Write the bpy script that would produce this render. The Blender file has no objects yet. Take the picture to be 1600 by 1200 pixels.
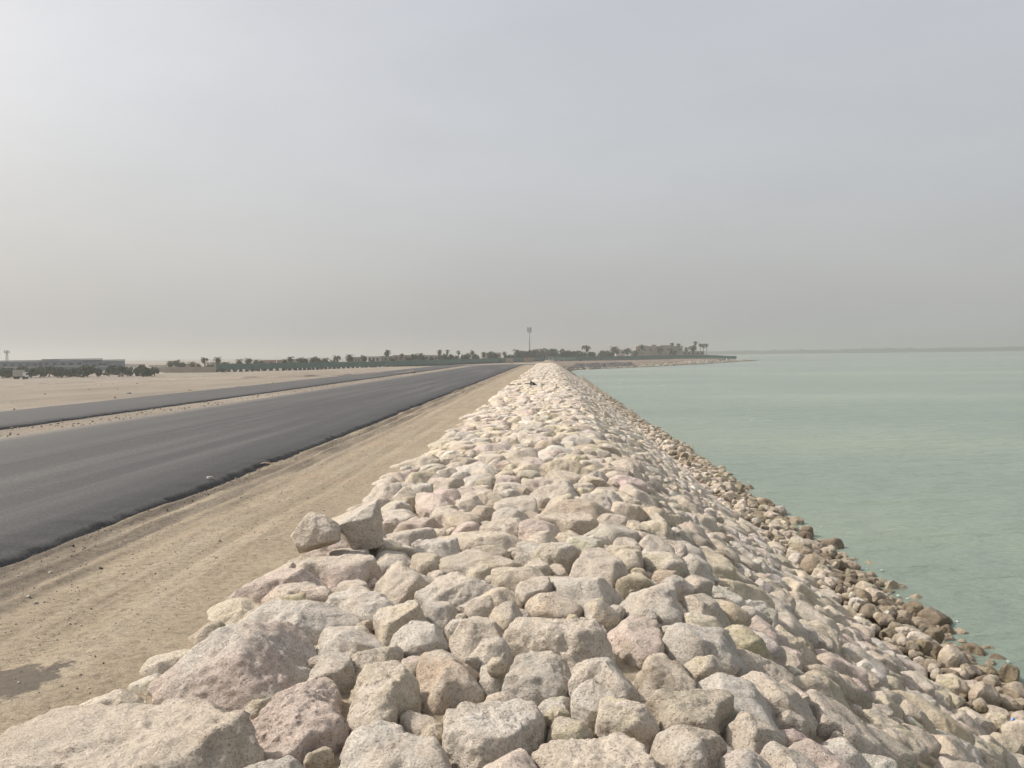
import bpy, math, random
import numpy as np
from mathutils import Matrix, Vector

R = math.radians
rng = np.random.default_rng(7)
random.seed(7)
scene = bpy.context.scene
COL = scene.collection
PI = math.pi

# ------------------------------------------------------------------ camera
F, CX, CY = 1386.0, 800.0, 600.0            # focal length in pixels of the 1600 x 1200 photograph
CAMZ = 5.2                                   # metres above the sea
YAW, PITCH, ROLL = math.atan(60 / F), math.atan(46.3 / F), 0.0122
fw = np.array([-math.sin(YAW) * math.cos(PITCH), math.cos(YAW) * math.cos(PITCH), -math.sin(PITCH)])
r0 = np.array([math.cos(YAW), math.sin(YAW), 0.0])
u0 = np.cross(r0, fw)
rt = r0 * math.cos(ROLL) - u0 * math.sin(ROLL)
up = u0 * math.cos(ROLL) + r0 * math.sin(ROLL)
CAM = np.array([0.0, 0.0, CAMZ])
cam_data = bpy.data.cameras.new('camera')
cam_data.sensor_width = 36.0
cam_data.lens = 36.0 * F / 1600.0
cam_data.clip_start, cam_data.clip_end = 0.1, 20000
cam = bpy.data.objects.new('camera', cam_data)
COL.objects.link(cam)
cam.matrix_world = Matrix(((rt[0], up[0], -fw[0], 0), (rt[1], up[1], -fw[1], 0), (rt[2], up[2], -fw[2], CAMZ), (0, 0, 0, 1)))
scene.camera = cam

# ------------------------------------------------------------------ sky, sun, exposure
SUN_AZ, SUN_EL = R(-76), R(44)               # azimuth measured from +Y towards +X
world = bpy.data.worlds.new('World')
scene.world = world
world.use_nodes = True
wn, wl = world.node_tree.nodes, world.node_tree.links
wn.clear()
sky = wn.new('ShaderNodeTexSky')
sky.sky_type = 'NISHITA'
sky.sun_disc = False
sky.sun_elevation, sky.sun_rotation = SUN_EL, SUN_AZ
sky.altitude, sky.air_density, sky.dust_density, sky.ozone_density = 0, 1.0, 8.0, 1.0
hs = wn.new('ShaderNodeHueSaturation')
hs.inputs['Saturation'].default_value = 0.85
mixd = wn.new('ShaderNodeMix'); mixd.data_type = 'RGBA'
mixd.inputs['Factor'].default_value = 0.58
mixd.inputs['B'].default_value = (4.85, 4.88, 4.92, 1)
bg = wn.new('ShaderNodeBackground')
bg.inputs['Strength'].default_value = 0.11
wout = wn.new('ShaderNodeOutputWorld')
wl.new(sky.outputs[0], hs.inputs['Color'])
wl.new(hs.outputs[0], mixd.inputs['A'])
tc = wn.new('ShaderNodeTexCoord')
cmap = wn.new('ShaderNodeMapping'); cmap.inputs['Scale'].default_value = (1.0, 1.0, 3.2)
cn = wn.new('ShaderNodeTexNoise'); cn.inputs['Scale'].default_value = 2.6; cn.inputs['Detail'].default_value = 6; cn.inputs['Roughness'].default_value = .55
cr_ = wn.new('ShaderNodeMapRange'); cr_.inputs['From Min'].default_value = .35; cr_.inputs['From Max'].default_value = .75
cr_.inputs['To Min'].default_value = .97; cr_.inputs['To Max'].default_value = 1.06
vm = wn.new('ShaderNodeVectorMath'); vm.operation = 'SCALE'
wl.new(tc.outputs['Generated'], cmap.inputs[0]); wl.new(cmap.outputs[0], cn.inputs['Vector']); wl.new(cn.outputs['Fac'], cr_.inputs[0])
wl.new(mixd.outputs['Result'], vm.inputs[0]); wl.new(cr_.outputs[0], vm.inputs['Scale'])
wl.new(vm.outputs[0], bg.inputs['Color'])
wl.new(bg.outputs[0], wout.inputs[0])

sun_data = bpy.data.lights.new('sun', 'SUN')
sun_data.energy, sun_data.angle, sun_data.color = 3.4, R(3.0), (1.0, 0.93, 0.845)
sun = bpy.data.objects.new('sun', sun_data)
COL.objects.link(sun)
sdir = Vector((math.sin(SUN_AZ) * math.cos(SUN_EL), math.cos(SUN_AZ) * math.cos(SUN_EL), math.sin(SUN_EL)))
sun.rotation_euler = sdir.to_track_quat('Z', 'Y').to_euler()
sun.location = (-50, 50, 80)

scene.render.engine = 'CYCLES'
scene.view_settings.view_transform = 'Standard'
scene.view_settings.look = 'None'
scene.view_settings.exposure = 0.45
scene.view_settings.gamma = 1.0
scene.view_settings.use_curve_mapping = False
scene.cycles.use_denoising = True
scene.cycles.max_bounces = 6
scene.cycles.diffuse_bounces = 3
scene.cycles.glossy_bounces = 3
scene.cycles.volume_bounces = 1
scene.cycles.caustics_reflective = False
scene.cycles.caustics_refractive = False


# ------------------------------------------------------------------ small helpers
def tag(o, label=None, cat=None, group=None, kind=None):
    for k, v in (('label', label), ('category', cat), ('group', group), ('kind', kind)):
        if v is not None:
            o[k] = v
    return o


def empty(name, loc=(0, 0, 0), rz=0.0):
    o = bpy.data.objects.new(name, None)
    o.empty_display_size = 0.2
    COL.objects.link(o)
    o.location = loc
    o.rotation_euler = (0, 0, rz)
    return o


def mesh_np(name, verts, faces, mat=None, smooth=True, attrs=None):
    """faces: (n,3) or (n,4) array, or a list of such arrays."""
    me = bpy.data.meshes.new(name)
    verts = np.asarray(verts, np.float32)
    if not isinstance(faces, list):
        faces = [faces]
    faces = [np.asarray(f, np.int32) for f in faces if len(f)]
    nl = sum(f.size for f in faces)
    npol = sum(len(f) for f in faces)
    me.vertices.add(len(verts))
    me.vertices.foreach_set('co', verts.ravel())
    me.loops.add(nl)
    me.loops.foreach_set('vertex_index', np.concatenate([f.ravel() for f in faces]))
    me.polygons.add(npol)
    tot = np.concatenate([np.full(len(f), f.shape[1], np.int32) for f in faces])
    start = np.concatenate([[0], np.cumsum(tot)[:-1]]).astype(np.int32)
    me.polygons.foreach_set('loop_start', start)
    me.polygons.foreach_set('loop_total', tot)
    me.polygons.foreach_set('use_smooth', np.full(npol, smooth) if isinstance(smooth, bool) else smooth)
    if attrs:
        for k, arr in attrs.items():
            a = me.attributes.new(k, 'FLOAT_COLOR', 'POINT')
            c = np.ones((len(verts), 4), np.float32)
            c[:, :3] = arr
            a.data.foreach_set('color', c.ravel())
    me.update(calc_edges=True)
    if mat is not None:
        me.materials.append(mat)
    return me


def obj(name, me, parent=None, loc=(0, 0, 0), rz=0.0, scale=None):
    o = bpy.data.objects.new(name, me)
    COL.objects.link(o)
    if parent is not None:
        o.parent = parent
    o.location = loc
    if rz:
        o.rotation_euler = (0, 0, rz)
    if scale is not None:
        o.scale = scale
    return o


class MB:
    """Collects boxes, tubes and free faces into one mesh."""
    def __init__(self):
        self.v, self.q, self.t = [], [], []

    def box(self, c, s, rz=0.0, taper=1.0):
        n = len(self.v)
        ca, sa = math.cos(rz), math.sin(rz)
        for z in (-.5, .5):
            k = 1.0 if z < 0 else taper
            for x, y in ((-.5, -.5), (.5, -.5), (.5, .5), (-.5, .5)):
                px, py = x * s[0] * k, y * s[1] * k
                self.v.append((c[0] + px * ca - py * sa, c[1] + px * sa + py * ca, c[2] + z * s[2]))
        for f in ((0, 3, 2, 1), (4, 5, 6, 7), (0, 1, 5, 4), (1, 2, 6, 5), (2, 3, 7, 6), (3, 0, 4, 7)):
            self.q.append(tuple(n + i for i in f))
        return self

    def tube(self, pts, rad, seg=8, cap=True):
        pts = [np.array(p, float) for p in pts]
        if not hasattr(rad, '__len__'):
            rad = [rad] * len(pts)
        n0 = len(self.v)
        for i, p in enumerate(pts):
            d = pts[min(i + 1, len(pts) - 1)] - pts[max(i - 1, 0)]
            d = d / (np.linalg.norm(d) + 1e-9)
            a = np.cross(d, (0, 0, 1.0) if abs(d[2]) < .9 else (1.0, 0, 0))
            a /= np.linalg.norm(a)
            b = np.cross(d, a)
            for k in range(seg):
                t = 2 * PI * k / seg
                self.v.append(tuple(p + rad[i] * (math.cos(t) * a + math.sin(t) * b)))
        for i in range(len(pts) - 1):
            for k in range(seg):
                k2 = (k + 1) % seg
                self.q.append((n0 + i * seg + k, n0 + i * seg + k2, n0 + (i + 1) * seg + k2, n0 + (i + 1) * seg + k))
        if cap:
            for base in (n0, n0 + (len(pts) - 1) * seg):
                for k in range(1, seg - 1):
                    self.t.append((base, base + k, base + k + 1))
        return self

    def mesh(self, name, mat, smooth=False):
        fs = []
        if self.q:
            fs.append(np.array(self.q))
        if self.t:
            fs.append(np.array(self.t))
        return mesh_np(name, np.array(self.v), fs, mat, smooth)


# numpy gradient noise -------------------------------------------------------
_G = rng.normal(size=(256, 3)); _G /= np.linalg.norm(_G, axis=1)[:, None]
_P = rng.permutation(256); _P = np.concatenate([_P, _P])


def pnoise(p):
    p = np.asarray(p, float)
    i = np.floor(p).astype(int)
    f = p - i
    i &= 255
    u = f * f * f * (f * (f * 6 - 15) + 10)
    out = 0
    for dx in (0, 1):
        wx = u[..., 0] if dx else 1 - u[..., 0]
        ax = _P[(i[..., 0] + dx) & 255]
        for dy in (0, 1):
            wy = u[..., 1] if dy else 1 - u[..., 1]
            ay = _P[(ax + i[..., 1] + dy) & 255]
            for dz in (0, 1):
                wz = u[..., 2] if dz else 1 - u[..., 2]
                g = _G[_P[(ay + i[..., 2] + dz) & 255]]
                d = g[..., 0] * (f[..., 0] - dx) + g[..., 1] * (f[..., 1] - dy) + g[..., 2] * (f[..., 2] - dz)
                out = out + wx * wy * wz * d
    return out * 1.5


def fbm(p, octv=4, lac=2.03, gain=.5):
    p = np.asarray(p, float)
    s, a, k = 0, 1.0, 1.0
    for o in range(octv):
        s = s + a * pnoise(p * k + 17.3 * o)
        a *= gain; k *= lac
    return s


def n2(X, Y, s, octv=3, seed=0.0):
    return fbm(np.stack([X * s, Y * s, np.full_like(X, seed + .5)], -1), octv)


def sstep(a, b, x):
    t = np.clip((x - a) / (b - a), 0, 1)
    return t * t * (3 - 2 * t)


# pixels of the photograph to places on the ground -----------------------------
def ray(px, py):
    d = fw + rt * ((px - CX) / F) - up * ((py - CY) / F)
    return d / np.linalg.norm(d)


def at_z(px, py, z):
    d = ray(px, py)
    t = (z - CAMZ) / d[2]
    return CAM + d * t


def at_depth(px, py, depth):
    d = fw + rt * ((px - CX) / F) - up * ((py - CY) / F)
    return CAM + d * (depth / 1.0)


def project(p):
    q = np.asarray(p, float) - CAM
    z = q @ fw
    return CX + F * (q @ rt) / z, CY - F * (q @ up) / z, z


SPILL = at_z(8, 1066, 3.3)

# ------------------------------------------------------------------ materials
def new_mat(name):
    m = bpy.data.materials.new(name)
    m.use_nodes = True
    nt = m.node_tree
    b = nt.nodes['Principled BSDF']
    return m, nt, b


def node(nt, t, **kw):
    n = nt.nodes.new(t)
    for k, v in kw.items():
        if k in n.inputs:
            n.inputs[k].default_value = v
        else:
            setattr(n, k, v)
    return n


def noise_node(nt, vec, scale, detail=4.0, rough=.6):
    n = node(nt, 'ShaderNodeTexNoise')
    n.inputs['Scale'].default_value = scale
    n.inputs['Detail'].default_value = detail
    n.inputs['Roughness'].default_value = rough
    nt.links.new(vec, n.inputs['Vector'])
    return n.outputs['Fac']


def ramp(nt, fac, stops):
    n = node(nt, 'ShaderNodeValToRGB')
    cr = n.color_ramp
    while len(cr.elements) < len(stops):
        cr.elements.new(.5)
    for e, (p, c) in zip(cr.elements, stops):
        e.position = p
        e.color = (*c, 1) if len(c) == 3 else c
    nt.links.new(fac, n.inputs[0])
    return n.outputs[0]


def mixc(nt, fac, a, b, mode='MIX'):
    n = node(nt, 'ShaderNodeMix')
    n.data_type = 'RGBA'
    n.blend_type = mode
    for sock, v in (('Factor', fac), ('A', a), ('B', b)):
        if sock == 'Factor':
            s = n.inputs[0]
        else:
            s = [i for i in n.inputs if i.name == sock and i.type == 'RGBA'][0]
        if isinstance(v, (int, float)):
            s.default_value = v
        elif isinstance(v, tuple):
            s.default_value = (*v, 1) if len(v) == 3 else v
        else:
            nt.links.new(v, s)
    return [o for o in n.outputs if o.type == 'RGBA'][0]


def mth(nt, op, a, b=None, clamp=False):
    n = node(nt, 'ShaderNodeMath')
    n.operation = op
    n.use_clamp = clamp
    for i, v in enumerate((a, b)):
        if v is None:
            continue
        if isinstance(v, (int, float)):
            n.inputs[i].default_value = v
        else:
            nt.links.new(v, n.inputs[i])
    return n.outputs[0]


def mapr(nt, v, a, b, c=0.0, d=1.0):
    n = node(nt, 'ShaderNodeMapRange')
    n.interpolation_type = 'SMOOTHSTEP'
    for k, x in zip(('From Min', 'From Max', 'To Min', 'To Max'), (a, b, c, d)):
        n.inputs[k].default_value = x
    nt.links.new(v, n.inputs[0])
    return n.outputs[0]


def bump(nt, b, h, strength, dist, prev=None):
    n = node(nt, 'ShaderNodeBump')
    n.inputs['Strength'].default_value = strength
    n.inputs['Distance'].default_value = dist
    nt.links.new(h, n.inputs['Height'])
    if prev is not None:
        nt.links.new(prev, n.inputs['Normal'])
    if b is not None:
        nt.links.new(n.outputs[0], b.inputs['Normal'])
    return n.outputs[0]


def pos_nodes(nt):
    g = node(nt, 'ShaderNodeNewGeometry')
    s = node(nt, 'ShaderNodeSeparateXYZ')
    nt.links.new(g.outputs['Position'], s.inputs[0])
    return g.outputs['Position'], s.outputs


def scaled(nt, vec, sx, sy, sz):
    n = node(nt, 'ShaderNodeMapping')
    n.inputs['Scale'].default_value = (sx, sy, sz)
    nt.links.new(vec, n.inputs[0])
    return n.outputs[0]


def plain(name, col, rough=.8, metal=0.0, var=.15, scale=3.0):
    m, nt, b = new_mat(name)
    pos, _ = pos_nodes(nt)
    f = noise_node(nt, pos, scale, 5)
    lo = tuple(c * (1 - var) for c in col); hi = tuple(min(1, c * (1 + var)) for c in col)
    nt.links.new(ramp(nt, f, [(.3, lo), (.7, hi)]), b.inputs['Base Color'])
    b.inputs['Roughness'].default_value = rough
    b.inputs['Metallic'].default_value = metal
    return m


def rock_material():
    m, nt, b = new_mat('limestone')
    pos, xyz = pos_nodes(nt)
    at = node(nt, 'ShaderNodeAttribute'); at.attribute_name = 'tint'
    n1 = noise_node(nt, pos, 5.0, 6, .65)
    n2_ = noise_node(nt, pos, 22.0, 5, .7)
    c = mixc(nt, 1.0, at.outputs['Color'], ramp(nt, n1, [(.25, (.86, .84, .81)), (.5, (1, 1, 1)), (.78, (1.12, 1.11, 1.09))]), 'MULTIPLY')
    c = mixc(nt, 1.0, c, ramp(nt, n2_, [(.28, (.78, .76, .73)), (.46, (1, 1, 1)), (.8, (1.12, 1.12, 1.12))]), 'MULTIPLY')
    och = mapr(nt, noise_node(nt, scaled(nt, pos, 1, 1, 1.6), 3.1, 4, .6), .56, .72)
    c = mixc(nt, mth(nt, 'MULTIPLY', och, .30), c, (.50, .39, .27))
    pits = node(nt, 'ShaderNodeTexVoronoi'); pits.inputs['Scale'].default_value = 55
    nt.links.new(pos, pits.inputs['Vector'])
    pit = mapr(nt, pits.outputs['Distance'], .05, .32)
    gr = noise_node(nt, pos, 75.0, 4, .75)
    c = mixc(nt, 1.0, c, ramp(nt, gr, [(.36, (.66, .62, .57)), (.46, (1, 1, 1)), (.64, (1.12, 1.12, 1.11))]), 'MULTIPLY')
    c = mixc(nt, 1.0, c, mixc(nt, pit, (.74, .71, .67), (1, 1, 1)), 'MULTIPLY')
    # the tidal stain: damp brown rock up to a wavering line above the sea
    zz = mth(nt, 'ADD', xyz[2], mth(nt, 'MULTIPLY', n1, .5))
    wet = mapr(nt, zz, .85, .38)
    c = mixc(nt, mth(nt, 'MULTIPLY', wet, .75), c, mixc(nt, 1.0, c, (.52, .48, .40), 'MULTIPLY'))
    nt.links.new(c, b.inputs['Base Color'])
    nt.links.new(mapr(nt, wet, 0, 1, .92, .45), b.inputs['Roughness'])
    b.inputs['Specular IOR Level'].default_value = .25
    h1 = noise_node(nt, pos, 9.0, 8, .68)
    h2 = noise_node(nt, pos, 46.0, 6, .7)
    nrm = bump(nt, None, h1, .8, .09)
    nrm = bump(nt, None, h2, .85, .03, nrm)
    nrm = bump(nt, None, noise_node(nt, scaled(nt, pos, 2.2, 2.2, 11), 2.4, 7, .7), .55, .05, nrm)
    nrm = bump(nt, None, noise_node(nt, pos, 130.0, 3, .7), .6, .008, nrm)
    bump(nt, b, pit, .6, .012, nrm)
    return m


def ground_material():
    m, nt, b = new_mat('sandy_ground')
    pos, xyz = pos_nodes(nt)
    big = noise_node(nt, pos, .05, 5, .6)
    mid = noise_node(nt, pos, .9, 6, .65)
    fine = noise_node(nt, pos, 14.0, 6, .75)
    vfine = noise_node(nt, pos, 90.0, 3, .7)
    streak = noise_node(nt, scaled(nt, pos, 1.6, .10, 1), 1.5, 5, .6)
    verge = ramp(nt, mid, [(.3, (.245, .203, .148)), (.55, (.288, .242, .180)), (.75, (.33, .28, .21))])
    verge = mixc(nt, mth(nt, 'MULTIPLY', mapr(nt, streak, .46, .72), .5), verge, (.37, .32, .25))
    desert = ramp(nt, noise_node(nt, scaled(nt, pos, .25, .08, 1), 1.0, 6, .65), [(.3, (.185, .163, .138)), (.5, (.23, .203, .170)), (.72, (.28, .248, .208))])
    isdes = mapr(nt, mth(nt, 'MULTIPLY', xyz[0], -1.0), 4.9, 7.0)
    c = mixc(nt, isdes, verge, desert)
    # grey loose gravel strip beside the asphalt, broken by noise
    gx = mth(nt, 'ADD', mth(nt, 'MULTIPLY', xyz[0], -1.0), mth(nt, 'MULTIPLY', mth(nt, 'SUBTRACT', mid, .5), .9))
    g1 = mth(nt, 'MULTIPLY', mapr(nt, gx, 3.9, 4.35), mapr(nt, gx, 5.6, 5.1))
    g1 = mth(nt, 'MULTIPLY', g1, mapr(nt, noise_node(nt, scaled(nt, pos, 3.0, .22, 1), 1.6, 6, .7), .34, .60))
    c = mixc(nt, mth(nt, 'MULTIPLY', g1, .8), c, (.14, .12, .10))
    # reddish patches near the lower corner of the verge
    c = mixc(nt, mth(nt, 'MULTIPLY', mapr(nt, noise_node(nt, pos, .55, 4, .6), .52, .72), .30), c, (.33, .225, .16))
    c = mixc(nt, 1.0, c, ramp(nt, fine, [(.34, (.66, .64, .61)), (.48, (1, 1, 1)), (.66, (1.2, 1.2, 1.19))]), 'MULTIPLY')
    c = mixc(nt, 1.0, c, ramp(nt, vfine, [(.36, (.70, .69, .67)), (.60, (1.16, 1.16, 1.15))]), 'MULTIPLY')
    # dark asphalt spilt on the verge
    sp = node(nt, 'ShaderNodeVectorMath'); sp.operation = 'DISTANCE'
    nt.links.new(scaled(nt, pos, 1, .75, 0), sp.inputs[0]); sp.inputs[1].default_value = (SPILL[0], SPILL[1] * .75, 0)
    sd = mth(nt, 'ADD', sp.outputs['Value'], mth(nt, 'MULTIPLY', mth(nt, 'SUBTRACT', noise_node(nt, pos, 4.5, 6, .65), .5), .75))
    c = mixc(nt, mth(nt, 'MULTIPLY', mapr(nt, sd, .30, .24), .8), c, (.085, .075, .066))
    # brown stony earth of the headland shore
    hm = mth(nt, 'MULTIPLY', mapr(nt, xyz[1], 205, 240), mapr(nt, xyz[0], -3, 4))
    c = mixc(nt, hm, c, ramp(nt, noise_node(nt, scaled(nt, pos, .12, .5, 1), 1.0, 5, .65), [(.35, (.085, .075, .066)), (.55, (.20, .155, .12)), (.72, (.33, .27, .21))]))
    # damp dark sand along the shore
    c = mixc(nt, mapr(nt, xyz[2], .45, .05), c, (.13, .11, .085))
    nt.links.new(c, b.inputs['Base Color'])
    b.inputs['Roughness'].default_value = .95
    b.inputs['Specular IOR Level'].default_value = .15
    nrm = bump(nt, None, mid, .5, .05)
    nrm = bump(nt, None, fine, .8, .015, nrm)
    nrm = bump(nt, None, vfine, .8, .006, nrm)
    tread = 0.0
    for xc in (-3.36, -2.86):
        dx_ = mth(nt, 'ABSOLUTE', mth(nt, 'ADD', mth(nt, 'SUBTRACT', xyz[0], xc), mth(nt, 'MULTIPLY', mth(nt, 'SUBTRACT', noise_node(nt, scaled(nt, pos, 0, .12, 0), 1.0, 2), .5), .5)))
        wv = mth(nt, 'SINE', mth(nt, 'ADD', mth(nt, 'MULTIPLY', xyz[1], 105.0), mth(nt, 'MULTIPLY', dx_, 60.0)))
        tread = mth(nt, 'ADD', mth(nt, 'MULTIPLY', wv, mapr(nt, dx_, .11, .09)), tread)
    tread = mth(nt, 'MULTIPLY', tread, mapr(nt, mid, .42, .6))
    bump(nt, b, tread, .5, .006, nrm)
    return m


def asphalt_material():
    m, nt, b = new_mat('asphalt')
    pos, xyz = pos_nodes(nt)
    st = noise_node(nt, scaled(nt, pos, 1.3, .03, 1), 1.2, 5, .6)
    st2 = noise_node(nt, scaled(nt, pos, 5.0, .05, 1), 1.0, 8, .72)
    pat = noise_node(nt, pos, .5, 6, .65)
    fine = noise_node(nt, pos, 26.0, 9, .85)
    c = ramp(nt, st, [(.30, (.026, .026, .0265)), (.48, (.042, .042, .042)), (.66, (.078, .077, .075))])
    c = mixc(nt, mth(nt, 'MULTIPLY', mapr(nt, st2, .52, .72), .45), c, (.072, .069, .065))
    c = mixc(nt, mth(nt, 'MULTIPLY', mapr(nt, pat, .55, .75), .25), c, (.078, .072, .065))
    # paving joint down the middle: a raw dark line
    jx = mth(nt, 'ABSOLUTE', mth(nt, 'ADD', mth(nt, 'ADD', xyz[0], 9.2), mth(nt, 'MULTIPLY', mth(nt, 'SUBTRACT', noise_node(nt, scaled(nt, pos, 0, .4, 0), 1.0, 3), .5), .10)))
    c = mixc(nt, mapr(nt, jx, .11, .05), c, (.030, .029, .028))
    # the second paving pass is a shade paler; sand blown over the outer edge
    c = mixc(nt, mth(nt, 'MULTIPLY', mapr(nt, xyz[0], -9.22, -9.18, 1, 0), .30), c, (.066, .065, .064))
    dust = mth(nt, 'MULTIPLY', mapr(nt, mth(nt, 'ADD', xyz[0], mth(nt, 'MULTIPLY', st, .8)), -11.2, -12.3), .45)
    c = mixc(nt, mth(nt, 'MULTIPLY', dust, mapr(nt, xyz[0], -13.5, -13.0)), c, (.17, .145, .12))
    c = mixc(nt, 1.0, c, ramp(nt, fine, [(.36, (.45, .45, .45)), (.5, (1, 1, 1)), (.63, (1.9, 1.88, 1.84))]), 'MULTIPLY')
    nt.links.new(c, b.inputs['Base Color'])
    nt.links.new(mapr(nt, st, .3, .7, .62, .78), b.inputs['Roughness'])
    b.inputs['Specular IOR Level'].default_value = .35
    nrm = bump(nt, None, pat, .25, .03)
    bump(nt, b, fine, .7, .006, nrm)
    return m


def sea_material():
    m, nt, b = new_mat('turbid_sea')
    pos, xyz = pos_nodes(nt)
    band = noise_node(nt, scaled(nt, pos, .010, .028, 1), 1.0, 5, .6)
    c = ramp(nt, band, [(.34, (.145, .19, .155)), (.5, (.178, .226, .180)), (.66, (.225, .27, .205))])
    nt.links.new(c, b.inputs['Base Color'])
    b.inputs['Roughness'].default_value = .22
    b.inputs['IOR'].default_value = 1.33
    w1 = noise_node(nt, scaled(nt, pos, .55, 1.3, 1), 1.0, 6, .62)
    w2 = noise_node(nt, scaled(nt, pos, 2.0, 4.0, 1), 1.0, 5, .65)
    w3 = noise_node(nt, scaled(nt, pos, .10, .26, 1), 1.0, 4, .6)
    nrm = bump(nt, None, w3, .6, .8)
    nrm = bump(nt, None, w1, .7, .34, nrm)
    bump(nt, b, w2, .6, .05, nrm)
    return m


def leaf_material(name, col):
    m, nt, b = new_mat(name)
    pos, _ = pos_nodes(nt)
    f = noise_node(nt, pos, 1.3, 3)
    nt.links.new(ramp(nt, f, [(.3, tuple(x * .65 for x in col)), (.7, tuple(x * 1.35 for x in col))]), b.inputs['Base Color'])
    b.inputs['Roughness'].default_value = .75
    b.inputs['Specular IOR Level'].default_value = .2
    return m


M_ROCK = rock_material()
M_GROUND = ground_material()
M_ASPHALT = asphalt_material()
M_SEA = sea_material()
M_FOAM = plain('sea_foam', (.36, .39, .375), .8, var=.12, scale=12)
M_PALM = leaf_material('palm_frond', (.060, .072, .038))
M_LEAF = leaf_material('tree_leaf', (.045, .062, .034))
M_LEAF2 = leaf_material('olive_leaf', (.060, .074, .045))
M_BARK = plain('bark', (.14, .105, .075), .9)
M_NET = plain('green_sheet', (.055, .125, .102), .7, var=.18, scale=.4)
M_CONC = plain('concrete', (.34, .32, .29), .9)
M_DARK = plain('near_black', (.030, .030, .030), .8)  # even near-black colour of the hoarding feet and truck chassis
M_TAN = plain('tan_render', (.29, .25, .205), .9, scale=.4)
M_CREAM = plain('cream_render', (.42, .38, .325), .9, scale=.4)
M_BROWN = plain('brown_render', (.27, .20, .16), .9, scale=.4)
M_BLUEGREY = plain('blue_grey_cladding', (.120, .145, .195), .6, var=.10, scale=.2)
M_DARKROOF = plain('dark_roof_edge', (.07, .075, .085), .7)
M_GLASS = plain('window_glass', (.04, .05, .06), .15, var=.05)
M_STEEL = plain('galvanised_steel', (.30, .31, .31), .5, .6)
M_WHITE = plain('white_paint', (.72, .72, .70), .5, var=.05)
M_BLACK = plain('black_plastic', (.018, .017, .017), .55)
M_RUBBER = plain('rubber', (.025, .025, .026), .85)
M_WOOD = plain('weathered_wood', (.16, .125, .09), .85)
M_SANDPILE = plain('loose_sand', (.33, .28, .23), .95)
M_REDBR = plain('red_brown_tile', (.30, .15, .11), .85)
M_GREYCAR = plain('grey_car_paint', (.16, .17, .18), .35, .3, var=.05)

# ------------------------------------------------------------------ terrain
# shore of the headland beyond the bank (x, y), from the bank towards the point
SH_X = np.array([-60, 4, 8, 20, 33, 48, 68, 97, 115.0])
SH_Y = np.array([255, 262, 283, 305, 325, 353, 392, 465, 500.0])
FENCE_PX = [(338, 581.5, 3.9), (400, 580, 3.9), (460, 578.8, 3.9), (520, 577, 3.9), (600, 575, 3.9), (650, 572.8, 3.9), (700, 570.4, 3.9), (780, 567.3, 3.9),
            (850, 564.6, 3.9), (900, 564.2, 3.9), (950, 563.3, 3.9), (1000, 562.2, 3.9), (1050, 561, 3.9), (1100, 560.3, 3.9), (1152, 559.6, 3.9)]


def bank_z(X):
    """mean level of the stones across the bank"""
    return np.interp(X, [-2.75, -2.35, -1.9, .2, .7, 1.2, 1.9, 5.25, 6.2, 7.3, 9.0, 14.0], [3.20, 3.36, 3.44, 3.48, 3.45, 3.33, 2.88, .60, .32, 0.0, -.65, -2.2])


def land_z(X, Y):
    a = sstep(-24, -82, X)
    z = 3.3 - 2.0 * a
    z = z - (z - 1.3) * sstep(150, 262, Y)
    return z


def ground_z(X, Y):
    z = land_z(X, Y)
    # the bank core lies under the stones
    core = np.minimum(bank_z(X) - .30 + .17 * sstep(.9, 1.9, X) * (1 - sstep(4.6, 5.4, X)) + .15 * sstep(-2, -1.6, X) * (1 - sstep(.3, 1.0, X)) + .32 * sstep(-1.75, -2.3, X), 3.3)
    core = np.where(X < -2.55, z, core)
    endf = sstep(178, 222, Y)
    core_end = np.minimum(core, np.interp(X, [-3, 2, 6, 14], [2.2, 1.6, .2, -2.0]))
    zb = core * (1 - endf) + core_end * endf
    z = np.where(X > -2.55, zb, z)
    # the headland
    ys = np.interp(X, SH_X, SH_Y)
    dh = np.minimum((Y - ys), (115 + .09 * np.maximum(Y - 500, 0) - X) * 2.2)
    head = np.where(dh > 0, 1.3 * sstep(0, 75, dh) ** .7, np.maximum(dh * .05, -2.2))
    head = head + np.where(dh > -8, .18 * n2(X, Y, .12, 3, 3.0) * sstep(-5, 10, dh) * (1 - sstep(60, 110, dh)), 0)
    z = np.where(X > -2.55, np.maximum(z, head), z)
    # ruts and windrows beside the asphalt, tyre tracks in the sand
    near = (X > -6) & (X < -2.0) & (Y > -5) & (Y < 60)
    if near.any():
        w = .16 * n2(Y * .12, Y * 0 + 2.2, 1.0, 2, 1.0)
        rut = 0
        for xc, wd, hgt in ((-4.85, .07, .030), (-4.68, .05, -.020), (-4.50, .06, .026), (-4.30, .05, -.018), (-4.12, .06, .018), (-3.25, .10, -.012), (-2.98, .07, .008), (-3.75, .12, .010), (-3.40, .022, -.007), (-3.32, .022, -.007), (-3.24, .022, -.006), (-3.02, .022, -.006), (-2.94, .022, -.006)):
            rut = rut + 1.7 * hgt * np.exp(-((X + w - xc) / wd) ** 2) * (.55 + .9 * n2(X * .2, Y, .35, 3, xc * 3.1))
        rut = rut + .012 * n2(X, Y, 1.1, 4, 9.0) + .007 * n2(X, Y, 5.0, 3, 4.0)
        z = z + np.where(near, rut, 0)
    far = (X < -6)
    z = z + np.where(far & ((X < -20.2) | ((X > -14.9) & (X < -13.1))), .035 * n2(X, Y, .45, 4, 6.0) + .10 * n2(X, Y, .07, 3, 8.0) * sstep(-21, -40, X), 0)
    return z


def gz(x, y):
    return float(ground_z(np.array([float(x)]), np.array([float(y)]))[0])


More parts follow.
